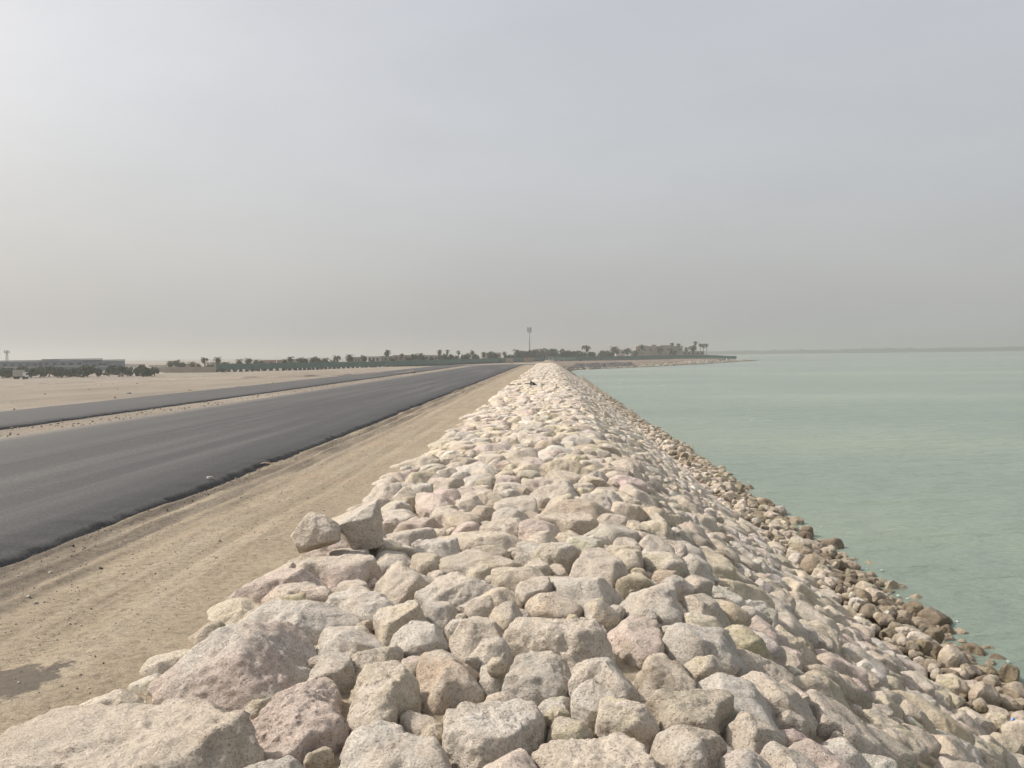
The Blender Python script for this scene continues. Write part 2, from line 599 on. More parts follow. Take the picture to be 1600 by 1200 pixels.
def grid_sheet(name, xs, ys, zf, mat, kind='structure'):
    X, Y = np.meshgrid(xs, ys)
    Z = zf(X.ravel(), Y.ravel())
    V = np.stack([X.ravel(), Y.ravel(), Z], 1)
    nx, ny = len(xs), len(ys)
    i = (np.arange(ny - 1)[:, None] * nx + np.arange(nx - 1)[None, :]).ravel()
    Fq = np.stack([i, i + 1, i + nx + 1, i + nx], 1)
    return tag(obj(name, mesh_np(name, V, Fq, mat)), kind=kind)


def prog(a, b, s0, ratio):
    out, x, s = [a], a, s0
    while x < b:
        x += s; s *= ratio
        out.append(x)
    return out


xs = sorted(set([-x for x in prog(24, 7000, .8, 1.06)] + list(np.arange(-24, -6, .5)) + list(np.arange(-6, -1.9, .035)) + list(np.arange(-1.9, 9, .35)) + list(np.arange(9, 135, 2.0)) + prog(135, 2600, 6, 1.15)))
ys = sorted(set(list(-np.array(prog(.0, 60, .8, 1.15))) + list(np.arange(.0, 14, .11)) + prog(14, 250, .13, 1.03) + list(np.arange(250, 520, 2.5)) + prog(520, 7000, 4, 1.09)))
grid_sheet('ground', np.array(xs), np.array(ys), ground_z, M_GROUND)


def sea_z(X, Y):
    k = np.exp(-np.maximum(Y - 6, 0) / 160.0)
    return k * (.055 * n2(X * .55, Y * 1.3, 1.0, 3, 2.0) + .020 * n2(X * 2, Y * 4.2, 1.0, 2, 5.0))


sx = sorted(set([4.5] + list(np.arange(4.5, 40, .42)) + prog(45, 7000, .5, 1.06) + [4.5 - x for x in prog(1, 7000, 3, 1.6)]))
sy = sorted(set([-60, -20] + list(np.arange(-5, 55, .3)) + prog(60, 7000, .35, 1.045)))
grid_sheet('sea', np.array(sx), np.array(sy), sea_z, M_SEA)


# ------------------------------------------------------------------ roads
def road(name, xl, xr, y0, y1, lift, seed):
    ys_ = np.array(sorted(set(list(np.arange(y0, 45, .12)) + prog(45, y1, .3, 1.03))))
    n = len(ys_)
    er = .065 * fbm(np.stack([ys_ * .7, ys_ * 0 + seed, ys_ * 0], 1), 4) + .05 * fbm(np.stack([ys_ * .15, ys_ * 0 + seed + 4, ys_ * 0], 1), 2)
    el = .05 * fbm(np.stack([ys_ * .9, ys_ * 0 + seed + 9, ys_ * 0], 1), 4)
    cols = []
    tt = np.linspace(0, 1, 13)
    zc = land_z(np.full(n, (xl + xr) / 2), ys_)
    cols.append(np.stack([xl - .06 + el, ys_, zc - .06], 1))
    for t in tt:
        x = xl + (xr - xl) * t + el * (1 - t) + er * t
        z = zc + lift + .05 * (1 - (2 * t - 1) ** 2) + .006 * n2(x, ys_, .35, 3, seed)
        if t in (0.0, 1.0):
            z = z - .012
        cols.append(np.stack([x, ys_, z], 1))
    rough_e = .055 * fbm(np.stack([ys_ * 4, ys_ * 0 + seed + 2, ys_ * 0], 1), 3)
    cols.append(np.stack([xr + .055 + er + rough_e, ys_, zc + lift * .5], 1))
    cols.append(np.stack([xr + .13 + er + 1.6 * rough_e, ys_, zc - .06], 1))
    m = len(cols)
    V = np.stack(cols, 1).reshape(-1, 3)
    i = (np.arange(n - 1)[:, None] * m + np.arange(m - 1)[None, :]).ravel()
    Fq = np.stack([i, i + 1, i + m + 1, i + m], 1)
    return tag(obj(name, mesh_np(name, V, Fq, M_ASPHALT)), kind='structure')


road('main_road', -12.9, -5.05, -40, 330, .095, 1.0)
road('far_road', -19.7, -15.1, -40, 330, .085, 31.0)

# dark spilled asphalt on the verge near the camera
def blob_sheet(name, cx, cy, rx, ry, z, mat, seed, thick=.012, rot=0.0):
    n, rings = 56, 6
    V = [(cx, cy, z + thick)]
    for k in range(1, rings + 1):
        f = k / rings
        for i in range(n):
            t = 2 * PI * i / n
            w = 1 + .7 * float(fbm(np.array([math.cos(t) * 2.2 + seed, math.sin(t) * 2.2, seed]), 5, gain=.62))
            x, y = math.cos(t) * rx * f * w, math.sin(t) * ry * f * w
            xx, yy = cx + x * math.cos(rot) - y * math.sin(rot), cy + x * math.sin(rot) + y * math.cos(rot)
            V.append((xx, yy, z + (thick * (1 - f ** 6) - .01 * (f > .99)) + .006 * float(pnoise(np.array([xx * 9, yy * 9, .3])))))
    T = [(0, 1 + i, 1 + (i + 1) % n) for i in range(n)]
    Q = [(1 + k * n + i, 1 + (k + 1) * n + i, 1 + (k + 1) * n + (i + 1) % n, 1 + k * n + (i + 1) % n) for k in range(rings - 1) for i in range(n)]
    return obj(name, mesh_np(name, np.array(V), [np.array(T), np.array(Q)], mat))



# ------------------------------------------------------------------ the stones of the bank
def icosphere(level):
    t = (1 + 5 ** .5) / 2
    v = [(-1, t, 0), (1, t, 0), (-1, -t, 0), (1, -t, 0), (0, -1, t), (0, 1, t), (0, -1, -t), (0, 1, -t), (t, 0, -1), (t, 0, 1), (-t, 0, -1), (-t, 0, 1)]
    f = [(0, 11, 5), (0, 5, 1), (0, 1, 7), (0, 7, 10), (0, 10, 11), (1, 5, 9), (5, 11, 4), (11, 10, 2), (10, 7, 6), (7, 1, 8), (3, 9, 4), (3, 4, 2), (3, 2, 6), (3, 6, 8), (3, 8, 9), (4, 9, 5), (2, 4, 11), (6, 2, 10), (8, 6, 7), (9, 8, 1)]
    V = np.array(v, float); V /= np.linalg.norm(V, axis=1)[:, None]
    Fc = np.array(f)
    for _ in range(level):
        e = np.sort(np.concatenate([Fc[:, [0, 1]], Fc[:, [1, 2]], Fc[:, [2, 0]]]), axis=1)
        u, inv = np.unique(e, axis=0, return_inverse=True)
        inv = inv.ravel()
        mid = V[u[:, 0]] + V[u[:, 1]]
        mid /= np.linalg.norm(mid, axis=1)[:, None]
        n = len(Fc)
        a, b_, c_ = inv[:n] + len(V), inv[n:2 * n] + len(V), inv[2 * n:] + len(V)
        V = np.concatenate([V, mid])
        Fc = np.concatenate([np.stack([Fc[:, 0], a, c_], 1), np.stack([Fc[:, 1], b_, a], 1), np.stack([Fc[:, 2], c_, b_], 1), np.stack([a, b_, c_], 1)])
    return V, Fc


ICO = {k: icosphere(k) for k in range(6)}
TINT = {'c': (.675, .60, .51), 't': (.645, .565, .47), 'p': (.675, .57, .50), 'g': (.65, .60, .53), 'w': (.69, .64, .57), 'y': (.67, .59, .465), 'o': (.62, .51, .40), 'b': (.38, .32, .245), 'k': (.25, .23, .205)}
TNAME = {'c': 'cream', 't': 'tan', 'p': 'pinkish', 'g': 'greyish', 'w': 'whitish', 'y': 'yellowish', 'o': 'orange-tan', 'b': 'brown', 'k': 'dark grey'}


def make_rock(level, Rfun, hT, hB, seed, rough=1.0, tint=(.5, .43, .34), facets=9, top_tilt=.18, tint2=None, boxy=2.9, top_plane=True, cuts=()):
    """A boulder in its own frame: footprint radius Rfun(theta), hT above and hB below its widest section."""
    r = np.random.default_rng(int(seed))
    D, Fc = ICO[level]
    ph = np.hypot(D[:, 0], D[:, 1])
    d = D / ((ph ** boxy + np.abs(D[:, 2]) ** boxy) ** (1 / boxy))[:, None]
    # flat faces: cut by random planes, soft at the edges
    k = 54.0
    acc = np.full(len(D), math.exp(-k * 1.0))
    dn = np.linalg.norm(d, axis=1)
    du = d / dn[:, None]
    planes = []
    for j in range(facets):
        az = r.uniform(0, 2 * PI)
        el = r.uniform(-.15, 1.05)
        nrm = np.array([math.cos(az) * math.cos(el), math.sin(az) * math.cos(el), math.sin(el)])
        planes.append((nrm, r.uniform(.64, 1.0) if j < 8 else r.uniform(.88, 1.06)))
    if top_plane:
        az = r.uniform(0, 2 * PI)
        tl = abs(r.normal(0, top_tilt))
        planes.append((np.array([math.cos(az) * math.sin(tl), math.sin(az) * math.sin(tl), math.cos(tl)]), r.uniform(.62, .92)))
    for cx_, cy_, cz_, off in cuts:
        nv = np.array([cx_, cy_, cz_], float)
        planes.append((nv / np.linalg.norm(nv), off))
    for nrm, off in planes:
        q = du @ nrm
        rad = np.where(q > .05, off / np.maximum(q, .05), 9.0) / dn
        acc = acc + np.exp(-k * np.minimum(rad, 3.0))
    rad = -np.log(acc) / k
    p = d * rad[:, None]
    th = np.arctan2(d[:, 1], d[:, 0])
    Rv = Rfun(th)
    Rm = float(np.mean(Rv))
    P = np.stack([p[:, 0] * Rv, p[:, 1] * Rv, np.where(p[:, 2] > 0, p[:, 2] * hT, p[:, 2] * hB)], 1)
    sv = r.uniform(0, 100, 3)
    q = P / Rm
    nz = .06 * fbm(q * 1.15 + sv, 3)
    if level >= 2:
        rd = 1 - np.abs(fbm(q * 2.6 + sv[::-1], 3))
        nz = nz + rough * (.048 * (rd - .7) + .018 * fbm(q * 5.5 + sv, 3))
    if level >= 4:
        g = P * 17.0 + sv
        gate = np.clip(.5 + 1.2 * fbm(q * 1.1 + sv * .7, 2), 0.05, 1)
        nz = nz + rough * gate * .026 * fbm(g, 4, gain=.66) * (.25 / max(Rm, .12)) ** .5
        nz = nz - rough * .04 * np.maximum(fbm(q * 3.4 + sv + 5, 2) - .42, 0)
    P = P + du * (nz * Rm * (.45 + .55 * min(1, hT / Rm * 1.6)))[:, None]
    # colour of the stone itself: patches
    t1 = np.array(tint)
    t2 = np.array(tint2) if tint2 is not None else t1 * r.uniform(.85, 1.12, 1) * np.array([1, r.uniform(.95, 1.03), r.uniform(.88, 1.05)])
    m = np.clip(.5 + 1.6 * fbm(q * .9 + sv + 31, 3), 0, 1)[:, None]
    C = t1 * (1 - m) + t2 * m
    return P, Fc, C


# ---- stones that can be matched one by one with the photograph: box in its pixels, colour, roughness, label
HB = [
    # x0, y0, x1, y1, tint, tint2, rough, label, short reference
    (36, 1040, 392, 1262, 't', 'c', 1.5, 'huge flat sandy boulder filling the lower corner beside the sand', 'huge corner boulder'),
    (376, 1025, 542, 1172, 'p', 'p', 1.6, 'rugged pink boulder with a pointed top next to the huge corner boulder', 'rugged pink boulder'),
    (343, 1145, 500, 1240, 'g', 'w', 1.1, 'grey-white boulder cut off below the rugged pink boulder', None),
    (502, 1094, 716, 1222, 'c', 'w', .7, 'smooth cream dome-shaped boulder right of the rugged pink boulder', 'smooth cream dome'),
    (532, 1013, 652, 1122, 'c', 'y', 1.2, 'squarish tan boulder standing between the pink boulder and the wedge', None),
    (482, 1005, 548, 1066, 'c', 'g', .8, 'small pale boulder wedged behind the rugged pink boulder', None),
    (650, 985, 752, 1096, 'c', 'o', .9, 'tall peach-stained wedge boulder behind the grey-cream block', 'peach-stained wedge'),
    (653, 1094, 698, 1136, 'y', 'y', .7, 'small yellowish stone squeezed beside the smooth cream dome', None),
    (694, 1055, 842, 1186, 'w', 'c', 1.1, 'grey-cream squared boulder with a pointed top edge', 'grey-cream squared boulder'),
    (585, 1182, 742, 1262, 'c', 'y', .9, 'cream boulder cut off below the smooth cream dome', None),
    (742, 1145, 846, 1240, 'c', 'p', .9, 'pink-tinged cream boulder cut off below the grey-cream squared boulder', None),
    (842, 1068, 1058, 1290, 'c', 't', 1.4, 'very large coarse slab boulder at the lower middle, gritty top', 'very large coarse slab'),
    (1012, 1092, 1140, 1225, 't', 'g', 1.0, 'large shaded boulder seaward of the very large coarse slab', None),
    (893, 1016, 1010, 1082, 'c', 'g', 1.0, 'low boulder tucked behind the very large coarse slab', None),
    (896, 1046, 954, 1092, 'w', 'c', .7, 'small pale stone on top edge of the coarse slab', None),
    (788, 975, 900, 1084, 'g', 'c', 1.3, 'pitted grey-cream block with a rounded front and shaded underside', 'pitted grey-cream block'),
    (745, 1002, 797, 1060, 'w', 'g', .9, 'small upright pale stone leaning against the pitted grey-cream block', None),
    (701, 945, 780, 1004, 't', 'c', .7, 'tan boulder with a hollow in its top behind the peach-stained wedge', None),
    (738, 970, 794, 1034, 'g', 'c', .7, 'grey wedge stone leaning beside the pitted grey-cream block', None),
    (620, 946, 706, 1012, 'g', 'w', 1.0, 'angular pale grey boulder behind the peach-stained wedge', None),
    (484, 950, 598, 1012, 'c', 'w', .8, 'smooth cream boulder in front of the long white boulder', None),
    (548, 984, 636, 1040, 'y', 'c', .9, 'yellow-stained boulder in front of the smooth cream one', None),
    (348, 922, 566, 1000, 'w', 'g', .7, 'long whitish boulder lying along the sand edge', 'long whitish boulder'),
    (374, 888, 520, 930, 'p', 'p', .8, 'flat layered pink slab lying along the sand edge', 'flat pink slab'),
    (425, 874, 482, 904, 'c', 'c', .8, 'small cream stone at the sand edge behind the flat pink slab', None),
    (456, 852, 584, 914, 'p', 'c', .9, 'pinkish domed boulder carrying the perched round boulder', 'pinkish domed boulder'),
    (574, 838, 640, 884, 'c', 'g', 1.0, 'pale boulder just seaward of the perched wedge boulder', None),
    (574, 860, 668, 926, 'c', 't', 1.0, 'cream boulder with a peaked top seaward of the pinkish domed boulder', None),
    (528, 894, 584, 922, 't', 'c', .8, 'small tan stone between the flat pink slab and the peaked cream boulder', None),
    (518, 908, 622, 956, 'c', 'w', .8, 'flat cream boulder seaward of the long whitish boulder', None),
    (574, 926, 664, 992, 'y', 'c', 1.0, 'lumpy yellowish-cream boulder in the middle of the crest', None),
    (642, 920, 712, 960, 'g', 'c', .9, 'small pale boulder in front of the broad grey-cream flat boulder', None),
    (624, 878, 822, 944, 'g', 'c', 1.2, 'broad grey-cream flat boulder in the middle of the crest', 'broad flat boulder'),
    (686, 842, 826, 896, 'c', 'y', .9, 'broad cream boulder behind the broad grey-cream flat boulder', None),
    (652, 828, 730, 866, 'w', 'w', 1.3, 'pitted white boulder in front of the flat cream slab', None),
    (680, 810, 822, 858, 'c', 'y', .9, 'flat cream slab with an orange-tinted front corner', 'flat cream slab'),
    (634, 855, 690, 888, 'y', 't', .8, 'small tan boulder between the peaked cream and broad cream boulders', None),
    (730, 921, 770, 962, 'c', 'c', .4, 'small cube-like cream stone in front of the broad flat boulder', None),
    (763, 927, 814, 974, 'c', 'y', .7, 'rounded cream stone overhanging a dark gap', None),
    (806, 888, 868, 940, 'c', 'c', .8, 'cream wedge stone between the broad flat and blue-white boulders', None),
    (820, 850, 862, 902, 'y', 'c', .6, 'rounded yellowish stone landward of the large cream boulder', None),
    (855, 858, 892, 890, 't', 'c', .8, 'small tan stone next to the rounded yellowish stone', None),
    (850, 880, 985, 938, 'g', 'w', .5, 'smooth blue-white banded boulder on the crest', 'blue-white boulder'),
    (884, 840, 990, 908, 'c', 't', 1.0, 'large cream boulder behind the smooth blue-white boulder', None),
    (806, 922, 982, 1042, 'c', 't', 1.5, 'very large rugged boulder with a hollow in its top', 'very large hollowed boulder'),
    (938, 918, 1044, 1020, 'p', 't', 1.2, 'pinkish-tan boulder seaward of the very large hollowed boulder', None),
    (979, 880, 1076, 976, 'c', 'g', 1.1, 'cream boulder with a grey streaked top at the crest break', 'grey-topped cream boulder'),
    (955, 845, 1002, 890, 'c', 'y', .6, 'small cream stone landward of the grey-topped cream boulder', None),
    (968, 828, 1006, 854, 'c', 'c', .6, 'small angular stone above the large cream boulder', None),
    (1047, 958, 1176, 1046, 'w', 'g', .7, 'large smooth white boulder on the upper slope', 'smooth white slope boulder'),
    (979, 1000, 1090, 1094, 't', 'b', 1.4, 'rough brownish-tan boulder at the crest break', None),
    (1086, 1029, 1232, 1112, 'g', 'w', .8, 'long pale grey boulder pointing down the slope', 'long pale grey boulder'),
    (1170, 1020, 1262, 1116, 't', 'c', 1.1, 'tan boulder with a shaded side beyond the long pale grey boulder', None),
    (1140, 1092, 1232, 1170, 'c', 't', 1.0, 'tan-cream boulder below the long pale grey boulder', None),
    (1212, 1148, 1298, 1240, 'g', 't', .6, 'grey boulder with a dark crack at the bottom of the slope view', 'cracked grey boulder'),
    (1282, 1138, 1368, 1240, 'p', 'p', .7, 'rounded pink boulder beside the cracked grey boulder', 'rounded pink boulder'),
    (1118, 1140, 1216, 1240, 'p', 'g', 1.3, 'pointed pinkish-grey boulder landward of the cracked grey boulder', None),
    (1264, 1085, 1384, 1156, 'c', 't', .9, 'broad cream boulder above the rounded pink boulder', None),
    (1254, 1040, 1314, 1092, 'c', 'y', .6, 'smooth sunlit cream stone on the lower slope', None),
    (1168, 940, 1204, 978, 'w', 'c', .7, 'small white stone above the small pink slope boulder', None),
    (1181, 963, 1237, 1006, 'p', 'p', 1.0, 'small pink boulder sitting proud in the middle of the slope', 'small pink slope boulder'),
    (1205, 945, 1262, 996, 'c', 'c', .8, 'cream boulder on the slope seaward of the small pink one', None),
    (1056, 910, 1156, 964, 'c', 't', 1.0, 'broad cream boulder above the large smooth white boulder', None),
    (1028, 868, 1070, 912, 'o', 'o', 1.0, 'orange-tan stone at the crest break', None),
    (1066, 880, 1114, 924, 'c', 't', .9, 'cream stone next to the orange-tan stone', None),
    (1058, 842, 1110, 874, 'g', 'k', .5, 'flat blue-grey stone lying on the upper slope', None),
    (998, 824, 1060, 876, 'c', 'c', .9, 'cream boulder at the crest break landward of the flat blue-grey stone', None),
    (246, 972, 490, 1092, 'w', 'p', 1.2, 'large boulder with a reddish top and white end at the sand edge', 'large reddish-topped boulder'),
    (348, 962, 410, 988, 't', 't', .8, 'small tan stone between the long whitish and reddish-topped boulders', None),
    (616, 990, 656, 1040, 'p', 't', .8, 'narrow pinkish stone wedged behind the squarish tan boulder', None),
    (590, 778, 658, 816, 'c', 'w', .7, 'flat pale boulder behind the perched wedge boulder', None),
    (597, 812, 674, 842, 'c', 'g', 1.0, 'layered low slab right beside the perched wedge boulder', None),
    (662, 786, 752, 816, 'c', 't', .9, 'long low slab behind the flat cream slab', None),
    (640, 762, 716, 798, 'p', 'c', .9, 'pink-tinged boulder two rows behind the pitted white boulder', None),
    (705, 745, 772, 774, 'c', 't', .9, 'rounded cream boulder behind the long low slab', None),
    (700, 764, 768, 794, 't', 'c', .9, 'tan boulder directly behind the long low slab', None),
    (760, 762, 852, 800, 'w', 'c', .8, 'pale humped boulder behind the pink-topped boulder', None),
    (752, 798, 816, 830, 't', 'c', .8, 'tan boulder at the back corner of the flat cream slab', None),
    (812, 800, 876, 842, 'p', 'p', 1.2, 'pink-topped boulder in the middle of the crest', 'pink-topped boulder'),
    (820, 822, 878, 858, 't', 'c', .8, 'tan stone in front of the pink-topped boulder', None),
    (860, 798, 902, 866, 'c', 'y', .5, 'smooth cream stone seaward of the pink-topped boulder', None),
    (768, 746, 840, 766, 'c', 'w', .9, 'low pale slab behind the pale humped boulder', None),
    (838, 746, 902, 776, 'c', 'g', .9, 'cream boulder beyond the smooth cream stone', None),
    (850, 760, 904, 792, 'y', 'c', .9, 'yellowish boulder beyond the pink-topped boulder', None),
    (904, 756, 966, 800, 'c', 'g', .9, 'broad pale boulder beyond the large cream boulder', None),
    (616, 757, 650, 784, 't', 'c', .7, 'small tan stone landward of the pink-tinged boulder', None),
    (560, 756, 622, 788, 'c', 'w', 1.0, 'low pale boulder at the sand edge behind the perched pair', None),
]

# bank surface, unfolded: s across (metres along the profile), t along the bank
PX = np.array([-2.75, -2.35, -1.9, .2, .7, 1.2, 1.9, 5.25, 6.2, 7.3, 9.0])
PZ = bank_z(PX)
PS = np.concatenate([[0], np.cumsum(np.hypot(np.diff(PX), np.diff(PZ)))])


def s_to_xz(s):
    return np.interp(s, PS, PX), np.interp(s, PS, PZ)


def x_to_s(x):
    return np.interp(x, PX, PS)


def frame_at(s):
    xa, za = s_to_xz(s - .35); xb, zb = s_to_xz(s + .35)
    e = np.array([xb - xa, 0, zb - za]); e /= np.linalg.norm(e)
    n = np.array([-e[2], 0, e[0]])
    return e, np.array([0, 1.0, 0]), n


def hit_bank(px, py):
    d = ray(px, py)
    ts = np.linspace(2.5, 200, 20000)
    P = CAM[None] + d[None] * ts[:, None]
    below = P[:, 2] < bank_z(P[:, 0])
    i = int(np.argmax(below))
    return P[i], ts[i] * float(d @ fw)


class Stone:
    __slots__ = ('s', 't', 'a', 'b', 'phi', 'tint', 'tint2', 'rough', 'label', 'ref', 'hand', 'px', 'lift', 'zone')


stones = []
for (x0, y0, x1, y1, tn, tn2, rg, lab, ref) in HB:
    P, dep = hit_bank((x0 + x1) / 2, y0 + .50 * (y1 - y0))
    st = Stone()
    st.s, st.t = float(x_to_s(P[0])), float(P[1])
    e, _, n = frame_at(st.s)
    view = (P - CAM) / np.linalg.norm(P - CAM)
    sa = max(.16, abs(float(view @ n)))
    w = (x1 - x0) * dep / F
    h = (y1 - y0) * dep / F
    if n[0] < .25:
        st.a = w / 2
        st.b = float(np.clip((h - .22 * w) / (2 * sa), .50 * st.a, 1.55 * st.a))
    else:
        st.a = float(np.clip(w / 2 / max(.45, abs(e @ rt)), .1, .42))
        st.b = float(np.clip(h / (2 * sa) * .45, .6 * st.a, 1.1 * st.a))
    st.phi = random.uniform(-.15, .15) if stones else .62
    st.tint, st.tint2, st.rough, st.label, st.ref, st.hand = tn, tn2, rg, lab, ref, True
    st.px = max(x1 - x0, y1 - y0)
    st.lift = 0
    st.zone = 'hand'
    stones.append(st)

# ---- filler: dart throwing from large to small
S_TOE, S_WATER, S_MAX = float(x_to_s(5.45)), float(x_to_s(7.3)), float(x_to_s(8.2))
T_NEAR, T_FAR = 62.0, 196.0
cell = .5
gridd = {}


def gadd(i, st):
    gridd.setdefault((int(st.s // cell), int(st.t // cell)), []).append(i)


def clash(s, t, r):
    k = int(math.ceil((r + .7) / cell))
    si, ti = int(s // cell), int(t // cell)
    for a in range(si - k, si + k + 1):
        for b_ in range(ti - k, ti + k + 1):
            for j in gridd.get((a, b_), ()):
                o = stones[j]
                ds, dt = s - o.s, t - o.t
                dist = math.hypot(ds, dt)
                ca, sa_ = math.cos(o.phi), math.sin(o.phi)
                u, v = ds * ca + dt * sa_, -ds * sa_ + dt * ca
                ro = dist / (math.hypot(u / o.a, v / o.b) + 1e-9) if dist > 1e-6 else o.a
                if dist < (ro + r) * .90:
                    return True
    return False


for i, st in enumerate(stones):
    gadd(i, st)
TPICK = 'ccccccttwwggyypct'


def thrown(n, rlo, rhi, s0, s1, t0, t1, toe=False):
    for _ in range(n):
        s, t, r = random.uniform(s0, s1), random.uniform(t0, t1), random.uniform(rlo, rhi)
        if clash(s, t, r):
            continue
        st = Stone()
        k = random.uniform(.72, 1.0)
        st.s, st.t, st.a, st.b, st.phi = s, t, r * (1.12 if random.random() < .6 else k), r * k, random.uniform(-.6, .6)
        st.tint = random.choice('tbbctcgttbb') if toe else random.choice(TPICK)
        st.tint2 = None
        st.rough = random.uniform(.6, 1.5) + (.5 if toe else 0)
        st.label, st.ref, st.hand, st.lift, st.px, st.zone = None, None, False, 0, 0, ('toe' if toe else ('crest' if s < x_to_s(1.4) else 'slope'))
        gadd(len(stones), st)
        stones.append(st)


for (n, a, b_) in ((1500, .30, .40), (6000, .21, .30), (9000, .15, .21), (9000, .10, .15)):
    thrown(n, a, b_, .34, S_TOE, 1.2, T_NEAR)
for (n, a, b_) in ((5000, .085, .13), (2500, .05, .085)):
    thrown(n, a, b_, .34, S_TOE, 1.2, 15.0)
for (n, a, b_) in ((130, .19, .25), (700, .14, .19), (2800, .09, .14), (6000, .055, .09)):
    thrown(n, a, b_, S_TOE - .1, S_MAX, 1.2, T_NEAR, True)

# ---- footprints: every stone grows until it meets its neighbours
SS = np.array([o.s for o in stones]); TT = np.array([o.t for o in stones])
AA = np.array([o.a for o in stones]); BB = np.array([o.b for o in stones]); PH = np.array([o.phi for o in stones])
TH = np.linspace(-PI, PI, 41)[:-1]
RS = np.linspace(.25, 1.6, 26)


def metric(idx, s, t):
    ds, dt = s[..., None] - SS[idx], t[..., None] - TT[idx]
    c, sn = np.cos(PH[idx]), np.sin(PH[idx])
    return np.hypot((ds * c + dt * sn) / AA[idx], (-ds * sn + dt * c) / BB[idx])


def footprint(i):
    o = stones[i]
    si, ti = int(o.s // cell), int(o.t // cell)
    k = 2 if max(o.a, o.b) < .45 else 4
    nb = [j for a in range(si - k, si + k + 1) for b_ in range(ti - k, ti + k + 1) for j in gridd.get((a, b_), ()) if j != i]
    c, sn = math.cos(o.phi), math.sin(o.phi)
    u = np.cos(TH) * c + np.sin(TH) * sn; v = -np.cos(TH) * sn + np.sin(TH) * c
    re = 1 / np.hypot(u / o.a, v / o.b)
    if not nb:
        return re
    nb = np.array(nb)
    rr = re[:, None] * RS[None]
    s = o.s + np.cos(TH)[:, None] * rr; t = o.t + np.sin(TH)[:, None] * rr
    dm = metric(nb, s, t).min(-1)
    ok = dm > RS[None] * .985
    first = np.where(ok.all(1), len(RS) - 1, np.argmin(ok, 1) - 1)
    r = np.where(first < 0, RS[0] * re, RS[np.maximum(first, 0)] * re)
    rs = r.copy()
    for _ in range(2):
        rs = np.minimum(r * 1.04, .25 * np.roll(rs, 1) + .5 * rs + .25 * np.roll(rs, -1))
    return rs * 1.035


def world_of(st, P, dn):
    x, z = s_to_xz(st.s)
    e, f, n = frame_at(st.s)
    o = np.array([float(x), st.t, float(z)]) + n * dn
    return o, np.stack([e, f, n], 1)


# how large each stone shows
for i, st in enumerate(stones):
    o, _ = world_of(st, None, 0)
    px, py, dep = project(o)
    vis = -40 < px < 1640 and 540 < py < 1260 and dep > 1
    size = 2 * max(st.a, st.b) * F / max(dep, .5) if vis else 0
    st.px = size * (1.0 if not st.hand else 1.0)
    st.lift = (px, py, dep, vis)

order = sorted(range(len(stones)), key=lambda i: -(1e6 * stones[i].hand + stones[i].px * (.7 if stones[i].zone == 'slope' else 1.0)))
things = [i for i in order[:296] if stones[i].px > 0 or stones[i].hand]
thing_set = set(things)

ORD = ['nearest', 'second', 'third', 'fourth', 'fifth', 'sixth', 'seventh', 'eighth', 'ninth', 'tenth', 'eleventh', 'twelfth', 'thirteenth', 'fourteenth', 'fifteenth', 'sixteenth',
       'seventeenth', 'eighteenth', 'nineteenth', 'twentieth', 'twenty-first', 'twenty-second', 'twenty-third', 'twenty-fourth', 'twenty-fifth', 'twenty-sixth', 'twenty-seventh', 'twenty-eighth',
       'twenty-ninth', 'thirtieth', 'thirty-first', 'thirty-second', 'thirty-third', 'thirty-fourth', 'thirty-fifth', 'thirty-sixth', 'thirty-seventh', 'thirty-eighth', 'thirty-ninth', 'fortieth']
refs = [j for j in range(len(HB)) if stones[j].ref]
bucket = {}
for i in things:
    st = stones[i]
    if st.hand:
        continue
    j = min(refs, key=lambda k: math.hypot(stones[k].s - st.s, (stones[k].t - st.t)))
    o = stones[j]
    ds, dt = st.s - o.s, st.t - o.t
    d = 'beyond' if dt > abs(ds) else ('in front of' if -dt > abs(ds) else ('seaward of' if ds > 0 else 'landward of'))
    key = (TNAME[st.tint], st.zone, d, j)
    bucket.setdefault(key, []).append((math.hypot(ds, dt), i))
for (tname, zone, d, j), lst in bucket.items():
    lst.sort()
    where = {'crest': 'on the crest', 'slope': 'on the slope', 'toe': 'at the waterline'}[zone]
    for k, (_, i) in enumerate(lst):
        if len(lst) == 1:
            stones[i].label = f'only {tname} boulder {where} directly {d} the {stones[j].ref}'
        else:
            stones[i].label = f'{ORD[min(k, 39)]} {tname} boulder {where} {d} the {stones[j].ref}'


def build_stone(st, i, level):
    fr = footprint(i)
    fr2 = np.concatenate([fr, fr[:1]]); th2 = np.concatenate([TH, [PI]])
    Rm = float(fr.mean())
    rs = np.random.default_rng(i * 13 + 5)
    if st.zone == 'toe':
        hT, hB, dn = Rm * rs.uniform(.5, 1.1), Rm * .9, -.08 + rs.uniform(-.09, .12)
        kw = dict(facets=14, top_tilt=.5, boxy=3.2)
    else:
        hT = float(np.clip(Rm * rs.uniform(.75, 1.05), .05, .32 if Rm < .38 else .42))
        hB = max(.22, hT)
        dn = (-.72 if st.zone != 'slope' else -.80) * hT + rs.uniform(-.022, .026)
        if Rm < .13:
            dn -= .05 + rs.uniform(0, .05)
        if st.hand and st.s < x_to_s(-1.75):
            dn += .03 + (.02 if Rm > .38 else 0)
        kw = dict(facets=17, top_tilt=.15 if not (st.zone == 'slope') else .20, boxy=4.2)
    t1 = np.array(TINT[st.tint]) * rs.uniform(.90, 1.08)
    t2 = np.array(TINT[st.tint2]) if st.tint2 else None
    P, Fc, C = make_rock(level, lambda a: np.interp(a, th2, fr2), hT, hB, i * 7 + 11, st.rough, t1, tint2=t2, **kw)
    o, B = world_of(st, None, dn)
    return P, Fc, C, o, B


